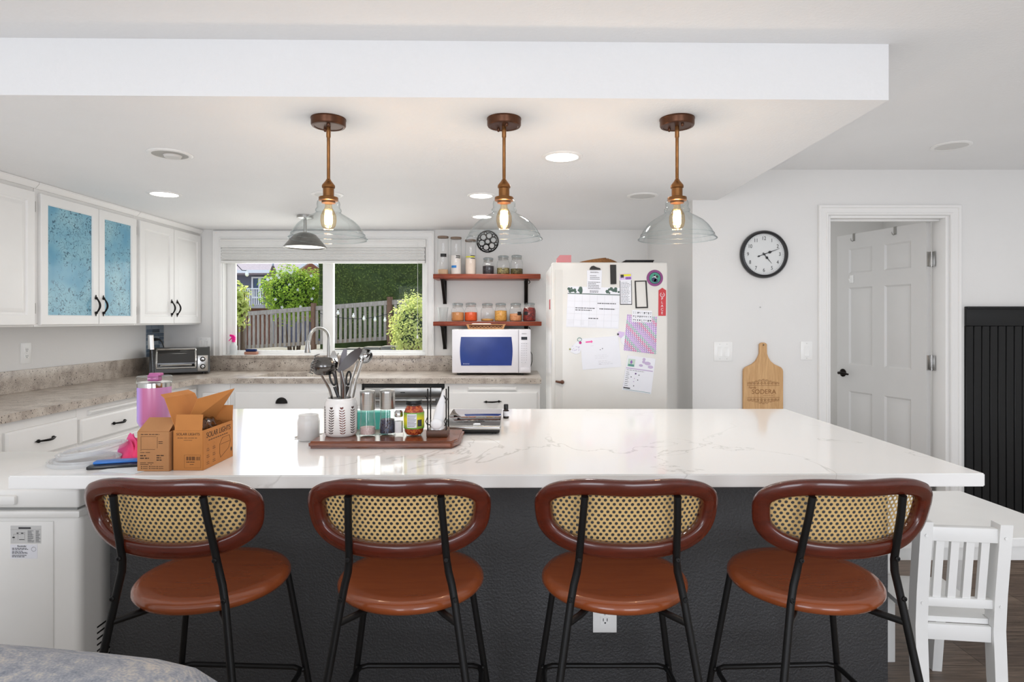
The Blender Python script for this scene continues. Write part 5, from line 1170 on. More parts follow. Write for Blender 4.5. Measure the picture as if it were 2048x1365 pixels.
# clip top jars
LBL = mat('black jar label', '#1f1f21', .6)
def jar(x, z, r, h, lab, grp, fillm, fh, label=0, square=False):
    c = Vector((x, 5.20, z)); t = T('clip_jar', lab, 'jar', c, 0, grp); n = 8 if square else 30
    m = M(); m.lathe([(0, 0), (r * .86, 0), (r, r * .2), (r, h * .55), (r * .93, h * .66), (r * .74, h * .76), (r * .74, h * .84)], c, n, Matrix.Rotation(PI / 8, 4, 'Z') if square else None); b = m.build('glass_body', CLEAR, t)
    m = M(); m.lathe([(0, .003), (r * .84, .004), (r * .95, r * .2), (r * .95, min(fh, h * .57)), (r * .8 if fh > h * .5 else r * .95, fh), (0, fh + .004)], c, n if square else 26, Matrix.Rotation(PI / 8, 4, 'Z') if square else None); m.build('filling', fillm, t)
    m = M(); m.lathe([(r * .74, h * .85), (r * .80, h * .86), (r * .82, h * .90), (r * .80, h * .96), (r * .5, h * .985), (0, h * .985)], c, 30); m.build('glass_lid', glass('jar lid glass', '#e6ebec', '#7f898c', 1.0), t)
    m = M()
    for zz in (.79, .86): m.tube([(c.x + r * .79 * math.cos(2 * PI * i / 24), c.y + r * .79 * math.sin(2 * PI * i / 24), c.z + h * zz) for i in range(24)], .0016, 6, closed=True)
    a = c + Vector((-r * .55, -r * .62, 0)); m.tube([a + Vector((0, 0, h * .79)), a + Vector((-.004, -.006, h * .70)), a + Vector((.016, -.010, h * .70)), a + Vector((.020, -.004, h * .86)), a + Vector((.028, .004, h * .97))], .0014, 6)
    m.tube([a + Vector((.004, -.004, h * .87)), a + Vector((.002, -.002, h * .97)), a + Vector((.05, .02, h * .98))], .0014, 6); m.build('wire_clip', STEEL, t)
    if label:
        m = M(); a0 = label; A = [c + Vector(((r + .0008) * math.sin(a0 + .7 * (i / 5 - .5)), -(r + .0008) * math.cos(a0 + .7 * (i / 5 - .5)), 0)) for i in range(6)]
        for p, q in zip(A, A[1:]): m.quad(p + Vector((0, 0, h * .34)), q + Vector((0, 0, h * .34)), q + Vector((0, 0, h * .52)), p + Vector((0, 0, h * .52)))
        m.build('label', LBL, b)
G1, G2 = 'clip top jars on the upper shelf', 'clip top jars on the lower shelf'
jar(-.202, 1.737, .052, .150, 'clip jar of black beans on the upper shelf, shortest of three', G1, mk_spots('black beans', '#1b191d', '#3a3439', 150), .075, square=True)
jar(-.074, 1.737, .056, .168, 'clip jar of green lentils on the upper shelf, between beans jar and rightmost jar', G1, mk_spots('green lentils', '#5a4f32', '#a59862', 170), .058)
jar(.040, 1.737, .054, .172, 'rightmost clip jar on the upper shelf, a third full of dark green mung beans', G1, mk_spots('mung beans', '#35301a', '#6d6236', 170), .052)
jar(-.463, 1.340, .055, .160, 'clip jar of tan powder beside the empty tumbler on the lower shelf', G2, mat('tan spice', '#c2854f', .9, var=.1), .078)
jar(-.350, 1.340, .055, .162, 'clip jar of bright orange lentils on the lower shelf', G2, mk_spots('orange lentils', '#d5491a', '#e8642a', 400), .078)
jar(-.210, 1.340, .056, .158, 'nearly empty clip jar with a thin golden layer on the lower shelf', G2, mat('golden grain', '#cf9b56', .9, var=.12), .022)
jar(-.096, 1.340, .054, .160, 'clip jar of yellow corn kernels on the lower shelf', G2, mk_spots('corn kernels', '#c98f3f', '#e2ac55', 180), .092)
jar(.032, 1.340, .055, .160, 'clip jar of pale orange chickpeas with black label on the lower shelf', G2, mk_spots('chickpeas', '#c98454', '#dca274', 170), .066, .62)
jar(.148, 1.340, .056, .162, 'rightmost clip jar on the lower shelf, full of red beans', G2, mk_spots('red beans', '#5a1616', '#8f2b22', 150), .118, -.62)
c = Vector((-.590, 5.20, 1.340)); m = M(); m.lathe([(0, .006), (.031, .006), (.046, .120), (.0475, .121), (.0485, .120), (.034, .001), (.032, 0), (0, 0)], c, 32); tag(m.build('drinking_glass', glass('tumbler glass', '#fafbfb', '#aab3b5', 1.0)), 'empty clear drinking glass at the left end of the lower shelf', 'glass')
# iron trivet on the wall
m = M(); C0 = Vector((-.212, YB - .007, 2.037)); R0 = .092
def circ(cx, cz, r, th=.0045, a0=0, a1=2 * PI, n=22):
    cl = abs(a1 - a0 - 2 * PI) < 1e-6; k = n if cl else n + 1
    m.tube([C0 + Vector((cx + r * math.cos(a0 + (a1 - a0) * i / n), 0, cz + r * math.sin(a0 + (a1 - a0) * i / n))) for i in range(k)], th, 6, closed=cl)
circ(0, 0, R0, .006); circ(0, 0, .022); 
for k in range(6): a = 2 * PI * k / 6 + .26; circ(.052 * math.cos(a), .052 * math.sin(a), .026); circ(.074 * math.cos(a + .52), .074 * math.sin(a + .52), .012, .004)
tag(m.build('iron_trivet', IRON), 'round black scrolled iron trivet hanging on the wall above the upper shelf', 'trivet')

# ================================================================== TOASTER OVEN in the corner
t = T('toaster_oven', 'stainless and black toaster oven set diagonally in the counter corner', 'toaster oven', (-2.735, 5.035, .9105), math.radians(27))
w, d, h = .205, .13, .215
DG = mat('dark grey oven metal', '#4b4b4a', .35, .5); 
m = M(); m.prism([(-d, .018), (d * .95, .018), (d * .95, h * .8), (d * .7, h), (-d * .45, h), (-d * .8, h * .82), (-d, h * .45)], -w, w, lambda u, v, x: Vector((x, u, v))); bmesh.ops.bevel(m.bm, geom=m.bm.edges[:], offset=.006, segments=2, affect='EDGES'); m.build('body', DG, t, world=False)
for sx in (-1, 1):
    m = M(); m.prism([(-d - .004, .012), (d * .96, .012), (d * .96, h * .82), (d * .7, h + .003), (-d * .46, h + .003), (-d * .82, h * .83), (-d - .004, h * .45)], sx * (w + .002) - .008, sx * (w + .002) + .008, lambda u, v, x: Vector((x, u, v))); m.build('side_panel', BLACKP if sx < 0 else DG, t, world=False)
    for y in (-.09, .09): m = M(); m.cyl((sx * .17, y, 0), (sx * .17, y, .02), .012, n=10); m.build('foot', BLACKP, t, world=False)
def tf_front(u, v, o=0.0):     # point on the rolled front: v 0..1 bottom to top
    pts = [(-d, .030), (-d, h * .45), (-d * .8, h * .82), (-d * .47, h * .99)]
    L = [math.dist(a, b) for a, b in zip(pts, pts[1:])]; s_ = v * sum(L)
    for (a, b), l in zip(zip(pts, pts[1:]), L):
        if s_ <= l + 1e-9: y = a[0] + (b[0] - a[0]) * s_ / l; z = a[1] + (b[1] - a[1]) * s_ / l; break
        s_ -= l
    return Vector((u, y - o * .9, z + o * .35))
m = M(); m.grid(lambda a, b: tf_front(-.160 + .265 * a, .16 + .72 * b, .010), 8, 14); dg = m.build('door_glass', mat('smoked oven glass', '#262524', .06, spec=.8), t, world=False)
m = M(); q = [tf_front(-.165 + .275 * a, v, .011) for a, v in ([(i / 8, .12) for i in range(9)] + [(1, .12 + .8 * i / 12) for i in range(1, 13)] + [(1 - i / 8, .92) for i in range(1, 9)] + [(0, .92 - .8 * i / 12) for i in range(1, 12)])]
m.tube(q, .0085, 8, closed=True); m.build('door_frame', CHROME, t, world=False)
m = M(); q = [tf_front(-.135 + .215 * i / 8, .20, .032) for i in range(9)]; m.tube([tf_front(-.140, .22, .012)] + q + [tf_front(.085, .22, .012)], .007, 8); m.build('door_handle', CHROME, t, world=False)
m = M(); m.box(.124, w - .004, -d - .006, -d + .004, .024, h * .72, .004); pn = m.build('control_panel', STEEL, t, world=False)
for z in (.062, .122):
    m = M(); m.lathe([(0, 0), (.020, 0), (.020, .006), (.017, .008), (.016, .022), (.013, .024), (0, .024)], (.162, -d - .005, z), 22, Matrix.Rotation(PI / 2, 4, 'X')); kb = m.build('knob', BLACKP, pn, world=False)
    m = M(); m.lathe([(.013, .0235), (.010, .0265), (0, .027)], (.162, -d - .005, z), 22, Matrix.Rotation(PI / 2, 4, 'X')); m.build('knob_face', CHROME, kb, world=False)
m = M(); m.tube([(-2.99, 5.10, 1.19), (-2.975, 5.10, 1.192), (-2.95, 5.105, 1.19), (-2.93, 5.11, 1.165), (-2.915, 5.12, 1.10), (-2.90, 5.13, 1.03)], [.014, .012, .009, .0045, .004, .004], 8); tag(m.build('power_plug', BLACKP), 'black plug and cord in the outlet behind the toaster oven', 'plug')

# ================================================================== REFRIGERATOR
t = T('refrigerator', 'white refrigerator covered in papers and magnets, in the alcove right of the shelves', 'refrigerator', (.596, 4.1, 0))
rx0, rx1, ry, rz = .242, .950, 3.72, 1.706
m = M(); m.box(rx0 + .004, rx1 - .004, ry + .078, 4.42, .03, rz - .006, .008, 3); m.build('body', APPW, t)
m = M(); m.box(rx0 + .012, rx1 - .012, ry + .062, ry + .08, .12, rz - .012); m.build('door_gasket', mat('grey gasket', '#a5a5a2', .7), t)
m = M(); m.box(rx0, rx1, ry, ry + .064, .12, rz, .011, 3); FRW = mat('ivory enamel', '#d2d0cb', .24, var=.01); dr = m.build('door', FRW, t)
m = M(); m.loft([[(rx0 + .020, ry - .004 - o, z), (rx0 + .066, ry - .001, z), (rx0 + .066, ry + .004, z), (rx0 + .020, ry + .004, z)] for z, o in ((.80, .004), (.84, .016), (1.60, .016), (1.66, .0))]); m.build('grip', FRW, dr)
m = M(); m.lathe([(0, 0), (.012, 0), (.012, .010), (.008, .016), (0, .017)], (rx0 + .064, ry - .001, .975), 16, Matrix.Rotation(PI / 2, 4, 'X')); m.tube([(rx0 + .064, ry - .012, .975), (rx0 + .045, ry - .022, .977), (rx0 + .022, ry - .024, .982)], [.009, .007, .006], 8); m.build('latch', mat('brown latch plastic', '#5b3a2b', .4), dr)
m = M(); m.box(rx0 + .01, rx1 - .01, ry + .05, 4.40, 0, .10); m.build('base_grille', BLACKP, t)
# things on top
t = T('pink_box', 'pink folded card box on top of the refrigerator', 'box', (.335, 3.85, rz)); m = M(); m.prism([(.283, 0), (.372, 0), (.372, .056), (.300, .056), (.283, .036)], 3.83, 3.90, lambda u, v, w: Vector((u, w, rz - .0005 + v))); m.build('carton', mat('dusty pink card', '#d0888c', .7), t)
t = T('wicker_basket', 'low brown wicker basket lying on top of the refrigerator', 'basket', (.555, 3.90, rz)); m = M()
for k in range(9): m.tube([(.548 + (.132 - .0035 * k * k * .35) * math.cos(2 * PI * i / 40), 3.92 + .10 * math.sin(2 * PI * i / 40) * (1 - .03 * k), rz + .0035 + .0042 * k + .003 * math.sin(2 * PI * i / 40 + 1.0) * k * .35) for i in range(40)], .0036, 6, closed=True)
m.build('woven_rim', wood('wicker', '#6d4526', '#a4733f', .7, 1, (20, 20, 20)), t)
m = M(); m.box(.702, .872, 3.76, 3.98, rz, rz + .010, .003); m.box(.699, .876, 3.755, 3.985, rz + .010, rz + .018, .003); tag(m.build('black_baking_tray', BLACKP), 'flat black tray on top of the refrigerator, right of the basket', 'tray')
# papers and magnets on the door ------------------------------------------------------------
FS = ry / F; YP = ry - .0008
def fx(px): return (px - CX) * FS
def fz(py): return H - (py - CY) * FS
GRN = mat('dark green print', '#4d6159', .8, var=.1); LGRY = mat('light grey print', '#b5b5bb', .8); PUR = mat('purple print', '#8d62a8', .7, var=.1); MAG = mat('magenta print', '#b3307c', .7); TEA = mat('teal print', '#5d8f88', .7); PNK = mat('pink print', '#e3589d', .7); LAV = mat('lavender print', '#c9b6d8', .8, var=.05); BLKM = mat('black magnet', '#2b2a29', .7)
def poly(m, pts, y): m.cap(m.ring([(fx(a), y, fz(b)) for a, b in pts]))
def sheet(name, lab, cat, corners, mats, draw, y=YP, th=.0006, group=None):
    """flat sheet from picture-measured corners (tl, tr, br, bl) plus printed marks via bilinear uv"""
    tl, tr, br, bl = [Vector((fx(a), 0, fz(b))) for a, b in corners]; m = M()
    cnt = [0]
    A = m.ring([Vector((p.x, y - th, p.z)) for p in (bl, br, tr, tl)]); B = m.ring([Vector((p.x, y, p.z)) for p in (bl, br, tr, tl)]); m.cap(A); m.cap(B[::-1]); m.bridge(A, B)
    def at(u, v, d=.0004): d += 1.5e-6 * cnt[0]; p = (tl * (1 - u) + tr * u) * (1 - v) + (bl * (1 - u) + br * u) * v; return Vector((p.x, y - th - d, p.z))
    def q(u0, u1, v0, v1, mi, d=.0004): m.mi = mi; cnt[0] += 1; m.cap(m.ring([at(u0, v1, d), at(u1, v1, d), at(u1, v0, d), at(u0, v0, d)]))
    def dot(u, v, r, mi, d=.0005, n=8, rv=None): m.mi = mi; cnt[0] += 1; W = (tr - tl).length; Hh = (bl - tl).length; m.cap(m.ring([at(u + r / W * math.cos(2 * PI * i / n), v + (rv or r) / Hh * math.sin(2 * PI * i / n), d) for i in range(n)]))
    draw(q, dot, m, at); return tag(m.build(name, mats, normals=False, smooth=False), lab, cat, group)
def lines(q, u0, u1, v0, v1, rows, mi, k=.35, words=(.06, .16)):
    dv = (v1 - v0) / rows
    for r in range(rows):
        u = u0; e = u0 + (u1 - u0) * rnd.uniform(.6, 1)
        while u < e: w_ = rnd.uniform(*words); q(u, min(u + w_ * .8, e), v0 + (r + .5 - k / 2) * dv, v0 + (r + .5 + k / 2) * dv, mi); u += w_
def cal(q, dot, m, at):
    rr = random.Random(8)
    for k in range(26):
        u = rr.choice((rr.uniform(.0, .30), rr.uniform(.72, .99))); v = rr.uniform(.02, .14); dot(u, v, .006 + .006 * rr.random(), 2, n=6)
    q(0, 1, .165, .185, 2)
    for k in range(1, 7): q(k / 7 - .0012, k / 7 + .0012, .20, .98, 1)
    for k in range(1, 6): q(.01, .99, .20 + k * .155, .2025 + k * .155, 1)
    lines(q, .16, .62, .50, .60, 2, 3, .35, (.02, .06)); lines(q, .58, .98, .37, .42, 1, 3, .4, (.02, .06)); lines(q, .62, .97, .50, .56, 1, 3, .35, (.02, .06)); lines(q, .42, .70, .75, .79, 1, 3, .5, (.02, .06))
    for a, b in ((.02, .14), (.26, .34), (.42, .56)):
        for r in range(5): q(a, b, .82 + r * .028, .823 + r * .028, 1)
sheet('wall_calendar', 'white monthly calendar page with dark leaf border on the refrigerator door', 'calendar', [(1136, 573), (1240, 576), (1237, 658), (1132, 654)], [PAPER, LGRY, GRN, INK], cal)
def rec(q, dot, m, at):
    lines(q, .22, .8, .06, .12, 2, 1, .5); lines(q, .2, .9, .20, .42, 3, 1, .3, (.05, .12)); lines(q, .08, .95, .48, .82, 5, 1, .35, (.06, .16)); lines(q, .2, .9, .86, .97, 2, 1, .45)
sheet('shopping_receipt', 'narrow white printed slip under the black clip on the refrigerator door', 'paper', [(1174, 541), (1204, 541), (1202, 588), (1174, 587)], [PAPER, INK], rec, y=YP - .0012)
m = M(); m.prism([(fx(1179), fz(540)), (fx(1201), fz(540)), (fx(1200), fz(537)), (fx(1193), fz(535)), (fx(1187), fz(532)), (fx(1183), fz(533)), (fx(1180), fz(536))], YP - .006, YP - .002, lambda u, v, w: Vector((u, w, v))); tag(m.build('fridge_clip', BLKM), 'black wavy magnetic clip at the top of the printed slip', 'magnet')
m = M(); m.prism([(fx(1220), fz(530)), (fx(1232), fz(530)), (fx(1232.5), fz(568.5)), (fx(1221), fz(569))], YP - .005, YP, lambda u, v, w: Vector((u, w, v))); tag(m.build('magnet_strip', BLKM), 'solid black magnetic bar at the top of the refrigerator door', 'magnet')
def note(q, dot, m, at):
    q(0, 1, .0, .20, 2); q(.05, .95, .02, .09, 3); q(.08, .35, .03, .13, 1); q(.5, .95, .11, .19, 4)
    for k in range(5): dot(.12 + .18 * k, .15, .0016, 1)
    lines(q, .1, .95, .26, .96, 17, 1, .25, (.08, .25))
    q(0, .05, .22, 1, 1); q(.95, 1, .22, 1, 1); q(0, 1, .975, 1, 1)
sheet('note_pad', 'tall lined note pad with yellow and lilac header and black border on the refrigerator', 'note pad', [(1239, 548), (1263, 547), (1264, 610), (1240, 610)], [PAPER, INK, LAV, YEL, PUR], note)
t = T('magnetic_frame', 'empty black rectangular magnetic frame on the refrigerator door', 'magnetic frame', (fx(1282), YP, fz(617)))
m = M(); o_ = [(1269, 562), (1293, 561.5), (1296, 616.5), (1271, 617)]; i_ = [(1271.5, 564), (1290.5, 563.5), (1293.5, 614), (1273.5, 614.5)]
O = [m.ring([(fx(a), YP - d, fz(b)) for a, b in o_]) for d in (0, .003)]; I = [m.ring([(fx(a), YP - d, fz(b)) for a, b in i_]) for d in (0, .003)]
m.bridge(O[0], O[1]); m.bridge(I[1], I[0]); m.bridge(O[1], I[1]); m.bridge(I[0], O[0]); m.build('border', BLKM, t)
# round magnet: plain roundel
t = T('round_magnet', 'round purple ringed magnet with a green centre on the refrigerator door', 'magnet', (fx(1310), YP, fz(556))); cc = (fx(1309.5), YP - .0015, fz(556.5)); RX = Matrix.Rotation(PI / 2, 4, 'X')
m = M(); m.lathe([(0, -.0015), (.0490, -.0015), (.0500, 0), (.0490, .0015), (0, .0018)], cc, 40, RX); rg = m.build('ring_disc', mat('plum print', '#7d3a72', .5, var=.1), t)
m = M(); m.lathe([(.036, .0020), (.035, .0024), (0, .0024)], cc, 36, RX); m.build('dark_band', mat('navy print', '#27304a', .5), rg); m = M(); m.lathe([(.0325, .0026), (0, .0027)], cc, 36, RX); m.build('green_centre', mat('sea green print', '#3b8a74', .5), rg)
m = M()
for a, b, r, mi in ((-.006, -.010, .015, 1), (.006, -.016, .012, 1), (.002, .004, .010, 0), (-.010, .000, .007, 0), (.012, .008, .008, 2), (-.002, .016, .006, 2)): m.mi = mi; disc_y(m, cc[0] + a, cc[2] + b, r, YP - .0046 - .0001 * mi - .02 * abs(a) * .1)
m.build('printed_shapes', [PAPER, mat('ink blue', '#2a3350', .5), mat('near black print', '#1d2424', .5)], rg, normals=False)
# red ribbon
t = T('award_ribbon', 'red award ribbon with white PLACE lettering at the right edge of the refrigerator', 'ribbon', (fx(1323), YP, fz(632)))
m = M(); m.prism([(fx(a), fz(b)) for a, b in ((1316.5, 632), (1331.5, 632), (1332, 581), (1324.5, 576), (1317, 581))], YP - .0012, YP, lambda u, v, w: Vector((u, w, v))); rb = m.build('ribbon', mat('red satin ribbon', '#b5141c', .35, var=.05), t)
text('P\nL\nA\nC\nE', .0215, (fx(1324), YP - .0016, fz(612.5)), FRONT, PAPER, rb)
m = M(); k0_ = Vector((fx(1324.5), YP - .0016, fz(590)))
for k in range(14):
    if k in (3, 4): continue
    a = 2 * PI * k / 14; p = k0_ + Vector((.0125 * math.cos(a), 0, .0125 * math.sin(a))); tn = Vector((-math.sin(a), 0, math.cos(a))) * .0038; nn = Vector((math.cos(a), 0, math.sin(a))) * .0022; m.cap(m.ring([p + tn, p + nn, p - tn, p - nn]))
m.build('laurel_wreath', PAPER, rb, normals=False); text('1st', .0105, tuple(k0_), FRONT, PAPER, rb)
# dotted sheet, symbol sheet, gnome-like cut-out, party cone, drawing, chart
def dots(q, dot, m, at):
    cols = (1, 1, 2, 2, 3, 3, 4, 4)
    for i in range(15):
        for j in range(19):
            mi = cols[(i - j + 40) % 8]; u, v = (i + .5) / 15, (j + .5) / 19; dot(u, v, .0056, mi, .0005, 8); dot(u, v, .0024, 0, .0008, 6)
sheet('sticker_sheet', 'sheet covered with diagonal rows of purple, red and green ring dots on the refrigerator', 'sticker sheet', [(1254, 629), (1314, 634), (1312, 709), (1247, 701)], [mat('lilac paper', '#e6e0ea', .7), PUR, MAG, TEA, mat('violet print', '#a46bc0', .7)], dots)
def sym(q, dot, m, at):
    rr = random.Random(4)
    for r in range(3):
        for k in range(9):
            u, v = .06 + k * .105, .16 + r * .31; q(u, u + rr.uniform(.03, .08), v, v + rr.uniform(.03, .10), 1); dot(u + .03, v + .13, rr.uniform(.001, .003), 1, n=6)
sheet('symbol_sheet', 'small white sheet of black doodle symbols overlapping the dotted sheet', 'paper', [(1264, 620), (1304, 622), (1303, 646), (1263, 644)], [PAPER, INK], sym, y=YP - .0016)
m = M(); m.mi = 0; poly(m, [(1241, 682), (1246, 690), (1253, 691), (1256, 674), (1248, 672), (1242, 676)], YP - .0010); m.mi = 1; poly(m, [(1234, 668), (1238, 663), (1249, 665), (1248, 671), (1242, 677), (1238, 674)], YP - .0012); m.mi = 2; disc_y(m, fx(1236), fz(669), .006, YP - .0015)
tag(m.build('paper_cutout', [PAPER, LAV, INK], normals=False, smooth=False), 'small paper cut-out with a striped lilac cap beside the dotted sheet', 'paper craft')
m = M(); m.mi = 0; poly(m, [(1137, 700), (1142, 705), (1152, 709), (1160, 706), (1165, 686), (1158, 680), (1150, 687)], YP - .0010); m.mi = 1
rr = random.Random(6)
for k in range(16): disc_y(m, fx(1144 + 17 * rr.random()), fz(690 + 14 * rr.random()), .0018, YP - .0014, 6)
m.mi = 2; disc_y(m, fx(1160.5), fz(686), .0085, YP - .0016); m.mi = 3; m.tube([(fx(1159) + .013 * math.cos(2 * PI * i / 16), YP - .002, fz(679.5) + .011 * math.sin(2 * PI * i / 16)) for i in range(16)], .0015, 5, closed=True); m.mi = 4; disc_y(m, fx(1140), fz(699), .006, YP - .0015)
tag(m.build('paper_cone', [PAPER, PUR, MAG, TEA, mat('olive print', '#9a9a5a', .7)], normals=False), 'small dotted paper cone craft at the left of the refrigerator door', 'paper craft')
def drw(q, dot, m, at):
    q(.14, .32, .10, .145, 2); q(.28, .30, .08, .16, 2)
    lines(q, .34, .72, .55, .70, 3, 3, .1, (.03, .12)); lines(q, .42, .80, .74, .90, 3, 3, .15, (.03, .10)); dot(.50, .40, .003, 1); dot(.56, .37, .0035, 1); dot(.46, .86, .002, 1); lines(q, .26, .36, .24, .27, 1, 3, .2)
sheet('child_drawing', 'white paper with a faint pencil drawing and pink name mark on the refrigerator', 'drawing', [(1160, 678), (1236, 672), (1243, 734), (1165, 740)], [PAPER, mat('pencil grey', '#77767c', .8), PNK, LGRY], drw)
def chart(q, dot, m, at):
    q(.05, .30, .09, .31, 4); dot(.17, .18, .008, 2, n=4, rv=.014); q(.07, .28, .24, .30, 3); dot(.74, .16, .020, 5, n=10, rv=.011); dot(.60, .13, .010, 5, n=8); dot(.52, .24, .013, 5, n=8, rv=.008); dot(.86, .25, .017, 5, n=8, rv=.010); dot(.60, .06, .010, 5, n=6)
    q(.02, .96, .345, .375, 5); lines(q, .05, .95, .39, .43, 1, 1, .25, (.06, .12))
    for r in range(8): q(.05, .05 + .12 * (1 if r % 2 else .8), .47 + r * .055, .48 + r * .055, 1)
    for u, v, mi in ((.38, .49, 1), (.50, .52, 1), (.24, .60, 1), (.36, .63, 5), (.48, .66, 1), (.35, .72, 5), (.37, .84, 1)): dot(u, v, .0032, mi); 
    dot(.38, .49, .0055, 2, .0003)
    q(.03, .26, .91, .945, 1); q(.03, .97, .965, .975, 3)
sheet('reward_chart', 'white chore chart with a lilac picture header at the bottom of the refrigerator papers', 'chart', [(1255, 711), (1311, 718), (1302, 789), (1244, 780)], [PAPER, INK, PUR, TEA, mat('pale green print', '#b8cbbd', .8), mat('lilac grey print', '#b9a9c6', .8)], chart)
m = M(); m.box(rx0 + .0005, rx0 + .004, ry + .20, ry + .26, fz(618), fz(597), .001); tag(m.build('red_magnet', mat('red plastic', '#b3303a', .4)), 'small red magnet on the left side of the refrigerator', 'magnet')

# ================================================================== DOOR WALL: clock and cutting board
DS = YD / F
c = Vector(((1526 - CX) * DS, YD, H - (509.5 - CY) * DS)); t = T('wall_clock', 'round black framed wall clock with white face left of the door', 'clock', c); RX = Matrix.Rotation(PI / 2, 4, 'X')
m = M(); m.lathe([(.134, .001), (.153, .001), (.1565, .010), (.155, .026), (.148, .036), (.141, .038), (.136, .034), (.134, .020)], c, 64, RX, close=True); m.build('clock_frame', mat('black clock frame', '#232325', .3, var=.1), t)
m = M(); m.lathe([(0, .014), (.137, .014)], c, 48, RX); fc = m.build('clock_face', mat('white clock face', '#dcdcdd', .5, var=.01), t)
yc = YD - .0146
for k in range(12):
    a = PI / 2 - 2 * PI * (k + 1) / 12; text(str(k + 1), .034, (c.x + .104 * math.cos(a), yc, c.z + .104 * math.sin(a)), FRONT, mat('numeral black', '#2b2b2e', .6), fc, name='numeral', sx=.85)
m = M()
for k in range(60):
    a = 2 * PI * k / 60; p = Vector((c.x + .128 * math.cos(a), yc, c.z + .128 * math.sin(a))); e = Vector((math.cos(a), 0, math.sin(a))); s_ = Vector((-math.sin(a), 0, math.cos(a))); L = .0035 if k % 5 else .006; m.cap(m.ring([p - e * L - s_ * .0005, p + e * .001 - s_ * .0005, p + e * .001 + s_ * .0005, p - e * L + s_ * .0005]))
m.build('minute_ring', INK, fc, normals=False)
def hand(name, ang, L, tail, w):
    a = PI / 2 - ang; e = Vector((math.cos(a), 0, math.sin(a))); s_ = Vector((-math.sin(a), 0, math.cos(a))); o = Vector((c.x, YD - .018, c.z)); m = M()
    out = [(-tail, w * .6), (-tail * .8, w * 1.4), (-tail * .6, w * .4), (0, w * .6), (L * .25, w * .5), (L * .36, w * 2.2), (L * .5, w * .5), (L, w * .15)]
    q = [o + e * s + s_ * b for s, b in out] + [o + e * s - s_ * b for s, b in out[::-1]]
    A = m.ring(q); B = m.ring([v + Vector((0, -.0012, 0)) for v in q]); m.cap(A[::-1]); m.cap(B); m.bridge(A, B); m.build(name, mat('numeral black', '#2b2b2e', .6), t)
hand('minute_hand', 2 * PI * 11.6 / 60, .108, .045, .0042); hand('hour_hand', 2 * PI * 23.4 / 60, .078, .012, .0044)
m = M(); m.lathe([(0, .014), (.006, .014), (.006, .024), (0, .025)], c, 14, RX); m.build('hub', BLACKP, t)
m = M(); m.lathe([(0, .0315), (.07, .031), (.136, .029)], c, 48, RX); m.build('cover_glass', WINGLASS, t)
# cutting board
cx_ = (1524 - CX) * DS; zb_ = lambda py: H - (py - CY) * DS
t = T('cutting_board', 'engraved light wooden cutting board with handle hanging on the wall below the clock', 'cutting board', (cx_, YD, zb_(830)))
half = [(.131, zb_(830)), (.131, zb_(743)), (.128, zb_(739)), (.118, zb_(735)), (.070, zb_(728)), (.046, zb_(723)), (.032, zb_(716)), (.025, zb_(708)), (.021, zb_(699)), (.024, zb_(693)), (.026, zb_(690)), (.020, zb_(687)), (.008, zb_(685.5))]
out = [(cx_ + a, z) for a, z in half] + [(cx_ - a, z) for a, z in half[::-1]]
m = M(); m.prism(out, .004, .020, lambda u, v, w: Vector((u, YD - w, v))); bmesh.ops.bevel(m.bm, geom=[e for e in m.bm.edges if abs(e.verts[0].co.y - e.verts[1].co.y) < 1e-6], offset=.003, segments=2, affect='EDGES')
bd = m.build('board', wood('bamboo board', '#b48a5a', '#d0a878', .45, 1.0, (24, 24, 2), 0, .01), t)
ENG = mat('burnt engraving', '#8a5f38', .7); yb = YD - .0205
m = M(); z0, z1 = zb_(771.0), zb_(794.8)
for z in (z0, z1): m.box(cx_ - .105, cx_ + .105, yb - .0003, yb + .0006, z - .0008, z + .0008)
for sg, zz in ((1, z0), (-1, z1)):
    for k in range(9):
        x = -.092 + k * .023; hh = .012 + .022 * math.exp(-(x / .05) ** 2)
        m.tube([(cx_ + x + .012 * math.cos(a), yb, zz + sg * (.010 + hh * .5 + hh * .45 * math.sin(a))) for a in [2 * PI * i / 14 for i in range(14)]], .0009, 4, closed=True)
        m.tube([(cx_ + x - .011, yb, zz + sg * .006), (cx_ + x, yb, zz + sg * (.008 + hh)), (cx_ + x + .011, yb, zz + sg * .006)], .0008, 4)
m.build('engraved_scrolls', ENG, bd, normals=False)
text('SODERA', .042, (cx_ + .004, yb, zb_(783.6)), FRONT, ENG, bd); text('Family', .020, (cx_ - .070, yb, zb_(775)), FRONT, ENG, bd)
m = M(); scribble(m, cx_ + .0, cx_ + .095, zb_(792), zb_(789.5), yb - .0002, 1, .3); m.build('engraved_line', ENG, bd, normals=False)
m = M(); m.tube([(cx_, YD, zb_(690)), (cx_, YD - .026, zb_(691)), (cx_, YD - .030, zb_(688))], .0025, 8); tag(m.build('wall_hook', STEEL), 'small metal hook holding the wooden cutting board', 'hook')
# ================================================================== GARDEN beyond the kitchen window
rg = random.Random(21)
SOIL = mat('garden soil', '#6f6a5e', .95, var=.25, vscale=4, bump=.3, bscale=20)
m = M(); m.box(-30, 30, 5.6, 40, .10, .30); S(m.build('garden_ground', SOIL))
m = M(); m.grid(lambda u, v: Vector((-9 + 18 * u, 10.3 + 8 * v, .30 + (.22 + .55 * u) * min(1, v * 3.0) + .03 * math.sin(40 * u) * math.sin(20 * v))), 40, 12); tag(m.build('garden_bank', SOIL), 'rising strip of grey brown soil below the picket fence', 'ground', kind='structure')
# retaining wall of rough stone
STN = mat('rough stone', '#6c685f', .9, var=.35, vscale=6, bump=.8, bscale=12)
